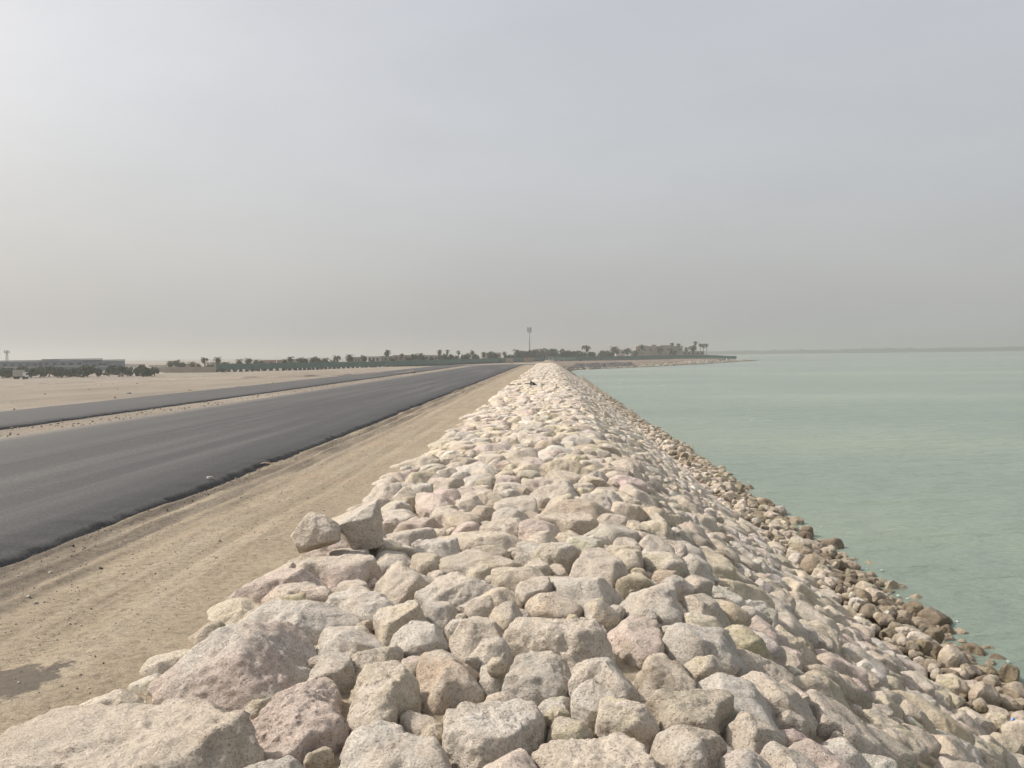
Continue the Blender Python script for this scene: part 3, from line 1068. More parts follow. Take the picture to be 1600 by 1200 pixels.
sv, sf, sc, off = [], [], [], 0
for i, st in enumerate(stones):
    px, py, dep, vis = st.lift
    if i in thing_set:
        lev = 5 if st.px > 185 else (4 if st.px > 84 else 3)
        P, Fc, C, o, B = build_stone(st, i, lev)
        ob = obj('boulder', mesh_np('boulder', P @ B.T, Fc, M_ROCK, True, {'tint': C}), loc=tuple(o))
        tag(ob, st.label, 'boulder', 'boulders of the rock bank')
    else:
        if not vis and dep > 9 or dep < -3:
            continue
        lev = 3 if st.px > 62 else (2 if st.px > 17 else 1)
        P, Fc, C, o, B = build_stone(st, i, lev)
        sv.append(P @ B.T + o); sf.append(Fc + off); sc.append(C)
        off += len(P)

# ---- the far run of the bank, too small to tell apart
D1 = []
t = T_NEAR
frng = np.random.default_rng(99)
protos = []
for k in range(20):
    protos.append(make_rock(1 if k < 10 else (2 if k < 14 else 0), lambda a: np.ones_like(a) * (1 + .12 * np.sin(2 * a + k)), .8, .6, 900 + k, 1.0, (1, 1, 1), tint2=(1, 1, 1), facets=8, top_tilt=.3))
n_far = 6400
ss_ = frng.uniform(.1, S_MAX, n_far)
tt_ = T_NEAR + (T_FAR - T_NEAR) * frng.uniform(0, 1, n_far)
keys = list('cccccttwwggyppco')
for s, t in zip(ss_, tt_):
    P, Fc, _ = protos[frng.integers(0, 10) if t < 105 else 14 + frng.integers(0, 6)]
    toe = s > S_TOE
    r = frng.uniform(.14, .36)
    a = frng.uniform(0, 2 * PI)
    ca, sa_ = math.cos(a), math.sin(a)
    Q = np.stack([P[:, 0] * ca - P[:, 1] * sa_, P[:, 0] * sa_ + P[:, 1] * ca, P[:, 2] * frng.uniform(.6, 1.0)], 1) * r
    x, z = s_to_xz(s)
    e, f, n = frame_at(s)
    drop = 0.0 if t < 172 else (t - 172) * .055
    o = np.array([float(x), t, float(z) - min(drop, max(0, float(z) - .2))]) + n * (-.5 * r + frng.uniform(-.03, .05))
    tc = np.array(TINT['btbct'[frng.integers(0, 5)] if toe else keys[frng.integers(0, 16)]]) * frng.uniform(.78, .98)
    sv.append(Q @ np.stack([e, f, n], 1).T + o); sf.append(Fc + off); sc.append(np.tile(tc, (len(P), 1)))
    off += len(P)
# chips lying in the joints
for k in range(1500):
    s, t = frng.uniform(.0, S_TOE), 2.5 + 18 * frng.uniform() ** 1.4
    P, Fc, _ = protos[frng.integers(0, 10)]
    r = frng.uniform(.025, .075)
    a = frng.uniform(0, 2 * PI); ca, sa_ = math.cos(a), math.sin(a)
    Q = np.stack([P[:, 0] * ca - P[:, 1] * sa_, P[:, 0] * sa_ + P[:, 1] * ca, P[:, 2]], 1) * r
    x, z = s_to_xz(s)
    e, f, n = frame_at(s)
    o = np.array([float(x), t, float(z)]) + n * frng.uniform(-.22, -.12)
    sv.append(Q @ np.stack([e, f, n], 1).T + o); sf.append(Fc + off)
    sc.append(np.tile(np.array(TINT[keys[frng.integers(0, 16)]]), (len(P), 1)))
    off += len(P)
# dark boulder drift and stones along the headland shore
hs_xy, hs_i = [], []
for k in range(2600):
    hx = frng.uniform(4, 116)
    hy = float(np.interp(hx, SH_X, SH_Y)) + abs(frng.normal(0, 13)) - 1.5
    P, Fc, _ = protos[frng.integers(0, 10)]
    r = frng.uniform(.25, .75)
    dk = hx < 30 and hy - float(np.interp(hx, SH_X, SH_Y)) > 6
    tc = np.array((.10, .095, .095)) if dk or frng.uniform() < .45 else np.array(TINT['btbc'[frng.integers(0, 4)]]) * .8
    hs_xy.append((hx, hy)); hs_i.append(len(sv))
    sv.append(P * r * np.array([1.2, 1, .7]) + np.array([hx, hy, .05])); sf.append(Fc + off); sc.append(np.tile(tc, (len(P), 1)))
    off += len(P)
for k in range(420):
    hx = 9 + 24 * frng.uniform()
    hy = float(np.interp(hx, SH_X, SH_Y)) + frng.uniform(12, 50)
    P, Fc, _ = protos[frng.integers(0, 10)]
    r = frng.uniform(.3, .9)
    hs_xy.append((hx, hy)); hs_i.append(len(sv))
    sv.append(P * r * np.array([1.2, 1, .8]) + np.array([hx, hy, .1])); sf.append(Fc + off); sc.append(np.tile(np.array((.085, .08, .08)) * frng.uniform(.8, 1.5), (len(P), 1)))
    off += len(P)
hs_xy = np.array(hs_xy)
for k, zz in zip(hs_i, ground_z(hs_xy[:, 0], hs_xy[:, 1])):
    sv[k][:, 2] += zz
ob = obj('small_rocks', mesh_np('small_rocks', np.concatenate(sv), np.concatenate(sf), M_ROCK, np.concatenate([np.full(len(f_), len(f_) > 400) for f_ in sf]), {'tint': np.concatenate(sc)}))
tag(ob, 'mass of smaller limestone rocks packed along the rest of the bank', 'rocks', kind='stuff')


# ---- the perched pair, and a few stones that sit loose on others
def loose(px, py, wpx, hpx, base_z, tint, tint2, seed, label, level=5, depth_k=.85, rz=0.0, boxy=3.6, facets=9, cuts=(), top_plane=True):
    P0 = at_z(px, py, base_z)
    dep = float((P0 - CAM) @ fw)
    w, h = wpx * dep / F, hpx * dep / F
    P, Fc, C = make_rock(level, lambda a: w / 2 * np.sqrt(np.cos(a) ** 2 + (depth_k * np.sin(a)) ** 2) * 1.05, h * .60, h * .50, seed, .55, TINT[tint], facets=facets, top_tilt=.6, tint2=TINT[tint2], boxy=boxy, cuts=cuts, top_plane=top_plane)
    ca, sa_ = math.cos(rz), math.sin(rz)
    P = np.stack([P[:, 0] * ca - P[:, 2] * sa_, P[:, 1], P[:, 0] * sa_ + P[:, 2] * ca], 1)
    P[:, 2] -= P[:, 2].min()
    o = obj('boulder', mesh_np('boulder', P, Fc, M_ROCK, True, {'tint': C}), loc=(P0[0], P0[1] + .1, base_z - .02))
    return tag(o, label, 'boulder', 'boulders of the rock bank')


loose(487, 866, 80, 64, 3.46, 'c', 't', 4101, 'perched round boulder balanced at the sand edge, landward of a wedge', boxy=2.6, facets=5, top_plane=False, cuts=((-.65, -.25, .7, .86), (.7, -.1, .65, .84), (-.85, -.2, -.35, .84), (.35, -.3, -.9, .62), (.1, -.95, .2, .86), (.05, -.1, 1, .80)))
loose(560, 858, 80, 74, 3.44, 'c', 'g', 4211, 'perched wedge boulder with a shaded front beside the perched round boulder', boxy=4.2, facets=4, top_plane=False, cuts=((-.42, -.12, .88, .52), (1, -.2, .05, .80), (-.75, -.3, -.45, .78), (.12, -.95, -.18, .66), (.0, .5, .8, .9), (-.1, -.55, .8, .66)))
loose(1099, 1110, 26, 24, 3.32, 'c', 'y', 4301, 'small round stone lying loose on the large shaded boulder', level=3)
loose(775, 1060, 32, 30, 3.42, 'y', 'y', 4302, 'tiny yellow stone at the foot of the small upright pale stone', level=3)

# ------------------------------------------------------------------ gravel and pebbles on the sand
pv, pf, pc, off, pxy = [], [], [], 0, []
D0, F0 = ICO[0]
for k in range(4400):
    if k < 3600:
        x = -2.6 - 2.7 * frng.uniform() ** .8; y = 3.0 + 22 * frng.uniform() ** 1.7
        r = frng.uniform(.003, .008) if frng.uniform() < .97 else frng.uniform(.009, .018)
    else:
        x = -5.0 + .45 * abs(frng.normal(0, .5)); y = 4 + 40 * frng.uniform() ** 1.5
        r = frng.uniform(.003, .009) if frng.uniform() < .95 else frng.uniform(.01, .016)
        if x > -2.6:
            continue
    q = D0 * (r * frng.uniform(.7, 1.3, 3)) * (1 + .2 * frng.normal(size=(len(D0), 1)))
    dark = frng.uniform() < (.07 if k < 3600 else .55)
    pv.append(q + np.array([x, y, r * .25])); pf.append(F0 + off); pxy.append((x, y))
    pc.append(np.tile(np.array((.12, .11, .10)) if dark else np.array(TINT['ctwgy'[frng.integers(0, 5)]]) * frng.uniform(.8, 1.1), (len(q), 1)))
    off += len(q)
pxy = np.array(pxy)
pv = np.stack(pv)
pv[:, :, 2] += ground_z(pxy[:, 0], pxy[:, 1])[:, None]
tag(obj('gravel', mesh_np('gravel', np.concatenate(pv), np.concatenate(pf), M_ROCK, True, {'tint': np.concatenate(pc)})), 'loose gravel and pebbles scattered over the sand verge', 'gravel', kind='stuff')
# clods on the desert and the central strip
pv, pf, pc, off, pxy = [], [], [], 0, []
for k in range(1500):
    if k < 500:
        x = -20.5 - 130 * frng.uniform() ** 1.5; y = 20 + 200 * frng.uniform()
        r = frng.uniform(.02, .07)
    else:
        x = frng.uniform(-14.9, -13.2); y = 10 + 120 * frng.uniform() ** 1.5
        r = frng.uniform(.012, .04)
    q = D0 * (r * frng.uniform(.7, 1.3, 3)) * (1 + .2 * frng.normal(size=(len(D0), 1)))
    pv.append(q + np.array([x, y, r * .2])); pf.append(F0 + off); pxy.append((x, y))
    pc.append(np.tile(np.array(TINT['tcbb'[frng.integers(0, 4)]]) * frng.uniform(.7, 1.05), (len(q), 1)))
    off += len(q)
pxy = np.array(pxy)
pv = np.stack(pv)
pv[:, :, 2] += ground_z(pxy[:, 0], pxy[:, 1])[:, None]
tag(obj('clods', mesh_np('clods', np.concatenate(pv), np.concatenate(pf), M_ROCK, True, {'tint': np.concatenate(pc)})), 'scattered clods and stones on the bare desert ground', 'stones', kind='stuff')

# ------------------------------------------------------------------ foam
fv, fq, off = [], [], 0


def foam_blob(x, y, rx, ry, z, h, seed):
    global off
    n = 14
    r = np.random.default_rng(seed)
    w = 1 + .4 * r.normal(size=n).clip(-1.2, 1.2)
    w = (w + np.roll(w, 1)) / 2
    th = np.linspace(0, 2 * PI, n, endpoint=False)
    ring = np.stack([x + np.cos(th) * rx * w, y + np.sin(th) * ry * w, np.full(n, z)], 1)
    mid = np.stack([x + np.cos(th) * rx * w * .55, y + np.sin(th) * ry * w * .55, z + h * r.uniform(.5, 1.2, n)], 1)
    fv.append(np.concatenate([ring, mid, [[x, y, z + h]]]))
    i = np.arange(n); j = (i + 1) % n
    fq.append(np.concatenate([np.stack([off + i, off + j, off + n + j], 1), np.stack([off + i, off + n + j, off + n + i], 1), np.stack([off + n + i, off + n + j, np.full(n, off + 2 * n)], 1)]))
    off += 2 * n + 1


for k, (px, py, wp) in enumerate([(967, 599, 8), (1036, 602, 9), (1040, 609, 4), (1171, 641, 4), (1175, 656, 5)]):
    P = at_z(px, py, .03)
    dep = float((P - CAM) @ fw)
    foam_blob(P[0], P[1], wp * .5 * dep / F, wp * .30 * dep / F, .05, .02, 50 + k)
for k in range(160):
    y = 5 + 75 * frng.uniform() ** 1.5
    x = 7.15 + frng.normal(0, .28)
    foam_blob(x, y, frng.uniform(.012, .045), frng.uniform(.015, .07), .03, .015, 500 + k)
for k, (px, py) in enumerate([(1050, 687), (1212, 800), (1260, 826), (1452, 1000), (1440, 992), (1500, 1035), (1575, 1090), (1235, 812)]):
    P = at_z(px, py, .05)
    for q in range(7):
        foam_blob(P[0] + frng.normal(0, .14), P[1] + frng.normal(0, .25), frng.uniform(.02, .07), frng.uniform(.02, .09), .035, frng.uniform(.015, .04), 900 + 10 * k + q)
tag(obj('foam', mesh_np('foam', np.concatenate(fv), np.concatenate(fq), M_FOAM)), 'white foam flecks on the water and between the shore rocks', 'foam', kind='stuff')


# ------------------------------------------------------------------ fence of green sheeting
def fence_pts():
    return [at_z(x, y, CAMZ - h) for (x, y, h) in FENCE_PX]


FP = fence_pts()
fence = empty('green_hoarding', (FP[0][0], FP[0][1], 1.3))
tag(fence, 'long green sheet hoarding on concrete feet across the far land', 'fence')
FH, PW = 1.62, 1.8
panel_me = MB().box((PW / 2, 0, FH / 2 + .62), (PW - .02, .06, FH), 0).mesh('panel', M_NET)
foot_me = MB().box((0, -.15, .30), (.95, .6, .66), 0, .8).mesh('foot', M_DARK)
post_me = MB().box((0, .08, 1.1), (.08, .08, 2.3), 0).mesh('post', M_STEEL)
along = [0.0]
for a, b_ in zip(FP[:-1], FP[1:]):
    along.append(along[-1] + math.hypot(b_[0] - a[0], b_[1] - a[1]))
n_pan = int(along[-1] // PW)
FPa = np.array(FP)


def fence_at(d):
    return np.array([np.interp(d, along, FPa[:, k]) for k in range(2)])


for k in range(n_pan):
    a, b_ = fence_at(k * PW), fence_at((k + 1) * PW)
    rz = math.atan2(b_[1] - a[1], b_[0] - a[0])
    z = min(gz(*a), gz(*b_))
    loc = (a[0] - fence.location[0], a[1] - fence.location[1], z - 1.3)
    obj('panel', panel_me, fence, (loc[0], loc[1], loc[2] + random.uniform(-.05, .05)), rz)
    obj('foot', foot_me, fence, loc, rz)
    obj('post', post_me, fence, loc, rz)
# two plain tan panels in front of the hoarding
for px, py, w, lab in ((796, 567.6, 11, 'plain tan panel set in the green hoarding beside the road end'), (826, 566.2, 13, 'darker tan panel set in the green hoarding behind the road end')):
    P = at_z(px, py, CAMZ - 3.7)
    dep = float((P - CAM) @ fw)
    ww = w * dep / F
    g = empty('gate_panel', (P[0], P[1], gz(P[0], P[1])))
    tag(g, lab, 'panel')
    obj('board', MB().box((0, 0, 1.25), (ww, .12, 2.1)).mesh('board', M_TAN if px < 800 else M_BROWN), g)
    for sgn in (-1, 1):
        obj('post', MB().box((sgn * (ww / 2 + .08), 0, 1.2), (.14, .2, 2.5)).mesh('post', M_CONC), g)

# tan garden wall left of the hoarding
wa, wb = at_z(244, 582.5, 1.3), at_z(338, 581.8, 1.3)
gw = empty('garden_wall', tuple(wa))
tag(gw, 'low tan boundary wall left of the green hoarding', 'wall')
L = math.hypot(wb[0] - wa[0], wb[1] - wa[1])
rz = math.atan2(wb[1] - wa[1], wb[0] - wa[0])
nw = 6
for k in range(nw):
    for nm, me in (('wall_bay', MB().box((L / nw * (k + .5), 0, .75), (L / nw - .3, .2, 1.6)).mesh('wall_bay', M_TAN)),
                   ('pier', MB().box((L / nw * k, 0, .85), (.3, .34, 1.9)).mesh('pier', M_TAN))):
        obj(nm, me, gw, (0, 0, 0), rz)


# ------------------------------------------------------------------ plants
def palm_crown(seed, rad=2.6, n=34, fan=False):
    r = np.random.default_rng(seed)
    V, T, Q = [], [], []
    for k in range(n):
        az = r.uniform(0, 2 * PI)
        el0 = r.uniform(-.5, 1.35) if not fan else r.uniform(-.9, 1.3)
        ln = rad * r.uniform(.8, 1.1)
        segs = 7
        pts, el, p = [], el0, np.zeros(3)
        for s in range(segs + 1):
            pts.append(p.copy())
            d = np.array([math.cos(az) * math.cos(el), math.sin(az) * math.cos(el), math.sin(el)])
            p = p + d * ln / segs
            el -= (.24 if not fan else .16) + .1 * r.uniform()
        side = np.array([-math.sin(az), math.cos(az), 0])
        for s in range(1, segs + 1):
            a, b_ = pts[s - 1], pts[s]
            wl_ = rad * (.22 if not fan else .30) * (math.sin(PI * (s - .3) / (segs + .6)) ** .6 if s < segs + .3 else .2)
            for sg in (-1, 1):
                i0 = len(V)
                tip = (a + b_) / 2 + side * sg * wl_ + np.array([0, 0, -wl_ * .45]) + (b_ - a) * .8
                V += [a, b_, tip]
                T.append((i0, i0 + 1, i0 + 2))
                i0 = len(V)
                tip2 = b_ + side * sg * wl_ * .9 + np.array([0, 0, -wl_ * .5]) + (b_ - a) * .9
                V += [(a + b_) / 2, b_ + (b_ - a) * .25, tip2]
                T.append((i0, i0 + 1, i0 + 2))
    return mesh_np('crown', np.array(V), np.array(T), M_PALM, False)


def trunk_mesh(h, r0_, r1_, seed, lean=.04):
    r = random.Random(seed)
    n = 7
    dx, dy = r.uniform(-lean, lean), r.uniform(-lean, lean)
    pts = [(dx * h * (i / n) ** 2, dy * h * (i / n) ** 2, h * i / n - .2 * (i == 0)) for i in range(n + 1)]
    rad = [r0_ + (r1_ - r0_) * i / n + (.03 if i % 2 else 0) for i in range(n + 1)]
    return MB().tube(pts, rad, 7).mesh('trunk', M_BARK, True), pts[-1]


CROWNS = [palm_crown(70 + k) for k in range(5)]
FANS = [palm_crown(170 + k, 1.25, 26, True) for k in range(3)]
PALMS = [(265, 563, 'd'), (275.6, 561, 'd'), (282, 565, 'd'), (300, 564, 'd'), (320, 557, 'd'), (339, 557, 'd'), (353, 565, 'd'), (368, 566, 'd'), (374, 560, 'd'), (389, 558, 'd'), (400, 561, 'd'), (409, 563, 'd'), (425, 564.5, 'd'), (454, 556, 'd'),
         (469, 557, 'd'), (476, 559, 'd'), (489, 556, 'd'), (498, 558.5, 'd'), (509, 558, 'd'), (526, 554, 'd'), (545.5, 553, 'd'), (569.5, 554, 'd'), (604, 546, 'd'), (626, 552, 'f'), (646, 551, 'd'), (657, 551, 'd'),
         (686, 546, 'f'), (699, 546, 'f'), (717, 547, 'f'), (738, 547, 'f'), (756, 549.5, 'f'), (767, 548, 'd'), (789, 549, 'f'), (807, 545, 'd'), (916, 538, 'd'), (960, 540.5, 'd'), (980.5, 543, 'd'), (990.6, 546, 'd'),
         (1003, 538, 'f'), (1031, 540, 'd'), (1050, 534.5, 'f'), (1051, 543, 'd'), (1060, 536, 'f'), (1073, 541.6, 'f'), (1082, 538, 'd'), (1087, 532.6, 'f'), (1094, 536, 'f'), (1099, 536.5, 'f'), (1104, 536.5, 'f')]


def fence_depth(px):
    xs_ = [f[0] for f in FENCE_PX]
    ds = [float((P - CAM) @ fw) for P in FP]
    return float(np.interp(px, xs_, ds))


PL = ['first', 'second', 'third', 'fourth', 'fifth', 'sixth', 'seventh', 'eighth', 'ninth', 'tenth', 'eleventh', 'twelfth', 'thirteenth', 'fourteenth', 'fifteenth', 'sixteenth', 'seventeenth', 'eighteenth', 'nineteenth', 'twentieth', 'twenty-first', 'twenty-second', 'twenty-third', 'twenty-fourth', 'twenty-fifth', 'twenty-sixth', 'twenty-seventh', 'twenty-eighth', 'twenty-ninth', 'thirtieth', 'thirty-first', 'thirty-second', 'thirty-third', 'thirty-fourth', 'thirty-fifth', 'thirty-sixth']
SPECIAL = {604: 'tall date palm rising above the tan houses, clear of its neighbours', 916: 'big date palm standing above the dark grove, seaward of the mast', 320: 'bushy date palm behind the end of the tan wall',
           1082: 'broad date palm beside the row of slim fan palms on the point', 1031: 'date palm in front of the large tan villa', 1087: 'tallest slim fan palm on the point', 1050: 'tall fan palm rising over the large tan villa',
           265: 'date palm at the start of the row, behind the tan wall', 807: 'date palm at the edge of the dark grove by the mast'}
cnt = {'d': 0, 'f': 0}
for k, (px, ty, kind) in enumerate(PALMS):
    dep = fence_depth(px) + (14 if kind == 'd' else 34) + random.uniform(0, 8)
    top = at_depth(px, ty, dep)
    x, y = float(top[0]), float(top[1])
    z = gz(x, y)
    tall = top[2] - z
    cnt[kind] += 1
    name = 'date_palm' if kind == 'd' else 'fan_palm'
    g = empty(name, (x, y, z))
    lab = SPECIAL.get(int(px)) or (f'{PL[min(cnt["d"] - 1, len(PL) - 1)]} date palm counting from the tan wall along the green hoarding' if kind == 'd' else f'{PL[min(cnt["f"] - 1, len(PL) - 1)]} slim fan palm counting from the tan wall seaward')
    tag(g, lab, 'palm', 'date palms behind the hoarding' if kind == 'd' else 'slim fan palms behind the hoarding')
    cs = (8.8 if kind == 'd' else 4.6) * dep / F / (2.6 if kind == 'd' else 1.25) * random.uniform(.88, 1.14)
    hcr = max(1.0, tall - (1.35 if kind == 'd' else .75) * cs)
    tm, tp = trunk_mesh(hcr, .22 if kind == 'd' else .16, .17 if kind == 'd' else .11, k)
    obj('trunk', tm, g)
    obj('crown', (CROWNS if kind == 'd' else FANS)[k % (5 if kind == 'd' else 3)], g, tp, random.uniform(0, 6), (cs, cs, cs))


def leaf_crown(seed, w=1.0, h=1.0, nl=9, nleaf=1500, mat=None, ls=.10):
    """leaf clumps through a lobed crown of unit half width w, height h (base at 0)"""
    r = np.random.default_rng(seed)
    lobes = [(r.uniform(-.62, .62) * w, r.uniform(-.55, .55) * w, r.uniform(.22, .74) * h, r.uniform(.25, .42)) for _ in range(nl)]
    V = []
    for i in range(nleaf):
        lx, ly, lz, lr = lobes[r.integers(0, nl)]
        d = r.normal(size=3); d /= np.linalg.norm(d)
        rr = lr * r.uniform(.3, 1.0) ** .4
        c = np.array([lx, ly, lz]) + d * rr * np.array([w, w, h * .8])
        c[2] = max(c[2], .02)
        a = r.normal(size=3); a /= np.linalg.norm(a)
        b_ = np.cross(a, r.normal(size=3)); b_ /= np.linalg.norm(b_) + 1e-9
        s = ls * r.uniform(.6, 1.4)
        V += [c - a * s, c + b_ * s * .55, c + a * s, c - b_ * s * .55]
    Q = np.arange(len(V)).reshape(-1, 4)
    return mesh_np('crown', np.array(V), Q, mat, False)


LC = [leaf_crown(300 + k, mat=M_LEAF, ls=.075) for k in range(4)] + [leaf_crown(320 + k, mat=M_LEAF2, ls=.075) for k in range(3)]


def tree(px, ty, by, wpx, dep, label, group, var, name='broadleaf_tree'):
    top = at_depth(px, ty, dep)
    x, y = float(top[0]), float(top[1])
    z = gz(x, y)
    h = max(.8, top[2] - z)
    w = wpx / 2 * dep / F
    g = empty(name, (x, y, z))
    tag(g, label, 'tree' if name.endswith('tree') else 'shrub', group)
    tb = MB()
    tb.tube([(0, 0, -.2), (.05 * w, 0, h * .3), (.1 * w, .05 * w, h * .62)], [.05 * h + .03, .04 * h, .02 * h], 7)
    for a in (0.4, 2.3, 4.4):
        tb.tube([(.05 * w, 0, h * .28), (math.cos(a) * w * .45, math.sin(a) * w * .45, h * .6)], [.025 * h, .01 * h], 5)
    obj('trunk', tb.mesh('trunk', M_BARK, True), g)
    obj('crown', LC[var % 7], g, (0, 0, h * .02), random.uniform(0, 6), (w * 1.02, w * 1.02, h * 1.0))


# left grove in front of the warehouses
LT = [(3, 573, 24), (20, 575, 18), (33, 572, 22), (48, 575, 20), (62, 574, 20), (76, 572, 22), (90, 573, 20), (103, 575, 16), (117, 573, 20), (136, 571, 26), (152, 575, 16), (170, 571, 14), (185, 571, 20), (199, 573, 16), (214, 569.5, 24), (229, 572, 20), (241, 573.5, 14)]
for k, (px, ty, w) in enumerate(LT):
    tree(px, ty, 0, w * 1.32, 196 + (k % 3) * 4, f'{PL[k]} bushy dark tree counting from the picture edge towards the tan wall', 'trees in front of the grey warehouses', k)
# grove beneath the mast
GT = [(793, 553, 16), (806, 552, 18), (818, 548, 20), (829, 546.5, 20), (841, 545.5, 22), (855, 544.5, 24), (868, 544.5, 22), (880, 547, 20), (893, 546.5, 22), (906, 548, 20), (925, 549, 20), (941, 548, 22), (951, 550, 14)]
for k, (px, ty, w) in enumerate(GT):
    tree(px, ty, 0, w * 1.3, fence_depth(px) + 10 + (k % 3) * 5, f'{PL[k]} dark green tree of the grove by the mast, counting seaward', 'dark grove behind the hoarding', k)
ST = [(285, 570, 14), (310, 569, 12), (330, 570, 14), (395, 568, 16), (415, 568, 14), (460, 566, 14), (480, 566, 14), (520, 563, 12), (640, 557, 12), (675, 556, 12), (615, 558, 10), (347, 575, 14), (444, 560, 12), (500, 561, 20), (692, 553, 14), (702, 553, 16), (712, 555, 14), (724, 552, 16), (744, 551, 16), (770, 552, 18), (582, 562, 10), (660, 556, 10)]
ST.sort()
for k, (px, ty, w) in enumerate(ST):
    tree(px, ty, 0, w * 1.2, fence_depth(px) + (8 if px != 347 else -6), f'{PL[k]} leafy garden tree counting from the tan wall towards the grove', 'garden trees among the houses', k + 2)


# ------------------------------------------------------------------ houses
def house(px0, px1, ty, dep, mat, label, name='villa', dpt=9.0, parapet=True, wins=3, roofmat=None):
    a, b_ = at_depth(px0, ty, dep), at_depth(px1, ty, dep)
    c = (a + b_) / 2
    z = gz(c[0], c[1] + dpt / 2)
    w = float(np.linalg.norm((b_ - a)[:2]))
    h = float(c[2] - z)
    rz_ = math.atan2(b_[1] - a[1], b_[0] - a[0])
    g = empty(name, (c[0], c[1] + dpt / 2, z), rz_)
    tag(g, label, 'house', 'houses behind the hoarding')
    obj('wall', MB().box((0, 0, h / 2 - .1), (w, dpt, h - .2)).mesh('wall', mat), g)
    m = MB()
    t_ = .22
    for (cx, cy, sx_, sy_) in ((0, -dpt / 2 + t_ / 2 - .03, w + .06, t_), (0, dpt / 2 - t_ / 2 + .03, w + .06, t_), (-w / 2 + t_ / 2 - .03, 0, t_, dpt - .4), (w / 2 - t_ / 2 + .03, 0, t_, dpt - .4)):
        m.box((cx, cy, h - .02), (sx_, sy_, .40))
    obj('parapet', m.mesh('parapet', roofmat or mat), g)
    for k in range(wins):
        xw = -w / 2 + w * (k + .5) / wins
        for zz in ([h * .72] if h > 3.4 else []):
            f = obj('window', MB().box((0, 0, 0), (min(1.2, w / wins * .5) + .16, .10, 1.36)).mesh('window', M_CONC), g, (xw, -dpt / 2 - .03, zz))
            obj('pane', MB().box((0, -.06, 0), (min(1.2, w / wins * .5), .06, 1.2)).mesh('pane', M_GLASS), f)
    return g, w, h, dpt


house(282, 296, 569, 300, M_TAN, 'low tan house behind the first date palms')
house(322, 345, 567, 312, M_TAN, 'tan house between two date palms past the tan wall')
house(405, 432, 563.5, 330, M_BROWN, 'reddish-brown house behind the middle date palms', roofmat=M_REDBR)
house(440, 462, 562, 330, M_TAN, 'tan house behind a dark cluster of palms')
house(548, 562, 558.5, 345, M_TAN, 'small tan house between two big date palms')
house(574, 592, 557.5, 345, M_CREAM, 'cream house left of the tall date palm')
house(592, 612, 557, 352, M_TAN, 'tan house right behind the tall date palm')
house(613, 655, 555.5, 362, M_BROWN, 'long brown house with reddish roof edge', roofmat=M_REDBR, wins=5)
house(655, 684, 555.5, 372, M_CREAM, 'pale cream house next to the long brown house', wins=4)
house(728, 740, 552, 430, M_CREAM, 'narrow pale house among garden trees')
house(752, 782, 551.5, 440, M_CREAM, 'pale house half hidden just before the dark grove', wins=4)
house(962, 976, 546.5, 560, M_CREAM, 'small cream house between two date palms by the large villa', wins=2)
g, w, h, dp = house(993, 1066, 541.2, 575, M_TAN, 'large tan villa with stepped roof on the point', 'large_villa', 14, wins=8)
m = MB()
for (cx, sx_, hh) in ((-w * .10, w * .10, 1.0), (w * .14, w * .22, .6), (-w * .34, w * .2, .5)):
    m.box((cx, 0, h + hh / 2 + .1), (sx_, dp * .6, hh))
obj('roof_block', m.mesh('roof_block', M_TAN), g)
obj('entrance_bay', MB().box((-w * .06, -dp / 2 - .5, h * .36), (w * .18, 1.0, h * .72)).mesh('entrance_bay', M_BROWN), g)
house(1066, 1100, 549, 580, M_TAN, 'low tan annexe on the seaward side of the large villa', wins=5)
for k, (a, b_, ty) in enumerate(((172, 190, 569.5), (192, 214, 570), (232, 262, 571))):
    house(a, b_, ty, 420, M_CREAM, ['far pale flat roofs just right of the grey warehouse', 'far pale house above the dark trees', 'far pale low house left of the first date palm'][k], 'far_house', wins=3)


def warehouse(blocks, label, name):
    P0 = at_depth(blocks[0][0], blocks[0][2], 262)
    g = empty(name, (float(P0[0]), float(P0[1]) + 6, 1.3))
    tag(g, label, 'warehouse', 'grey warehouses at the desert edge')
    for (px0, px1, ty) in blocks:
        a, b_ = at_depth(px0, ty, 262), at_depth(px1, ty, 262)
        c = (a + b_) / 2
        w = float(np.linalg.norm((b_ - a)[:2]))
        h = float(c[2] - 1.3)
        rz_ = math.atan2(b_[1] - a[1], b_[0] - a[0])
        loc = (c[0] - g.location[0], c[1] + 6 - g.location[1], 0)
        wl_ = obj('block', MB().box((0, 0, h / 2 - .1), (w, 12, h - .2)).mesh('block', M_BLUEGREY), g, loc, rz_)
        obj('roof_edge', MB().box((0, 0, h + .01), (w + .2, 12.2, .24)).mesh('roof_edge', M_DARKROOF), wl_)
        obj('cladding_band', MB().box((0, -6.04, h * .5), (w - .1, .08, .22)).mesh('cladding_band', M_CONC), wl_)
        nw_ = max(2, int(w / 2.2))
        for k in range(nw_):
            obj('window', MB().box((-w / 2 + w * (k + .5) / nw_, -6.06, h * .68), (1.0, .1, .7)).mesh('window', M_GLASS), wl_)
    return g


warehouse([(-60, 59.6, 564.2)], 'long grey warehouse at the picture edge behind the dark trees', 'warehouse')
warehouse([(64.5, 129, 561.5), (129, 151, 565), (151, 166, 562.8)], 'blue-grey warehouse with a stepped roofline behind the dark trees', 'warehouse')

# ------------------------------------------------------------------ masts
def mast_base(px, ty, dep):
    top = at_depth(px, ty, dep)
    z = gz(top[0], top[1])
    return float(top[0]), float(top[1]), z, float(top[2] - z)


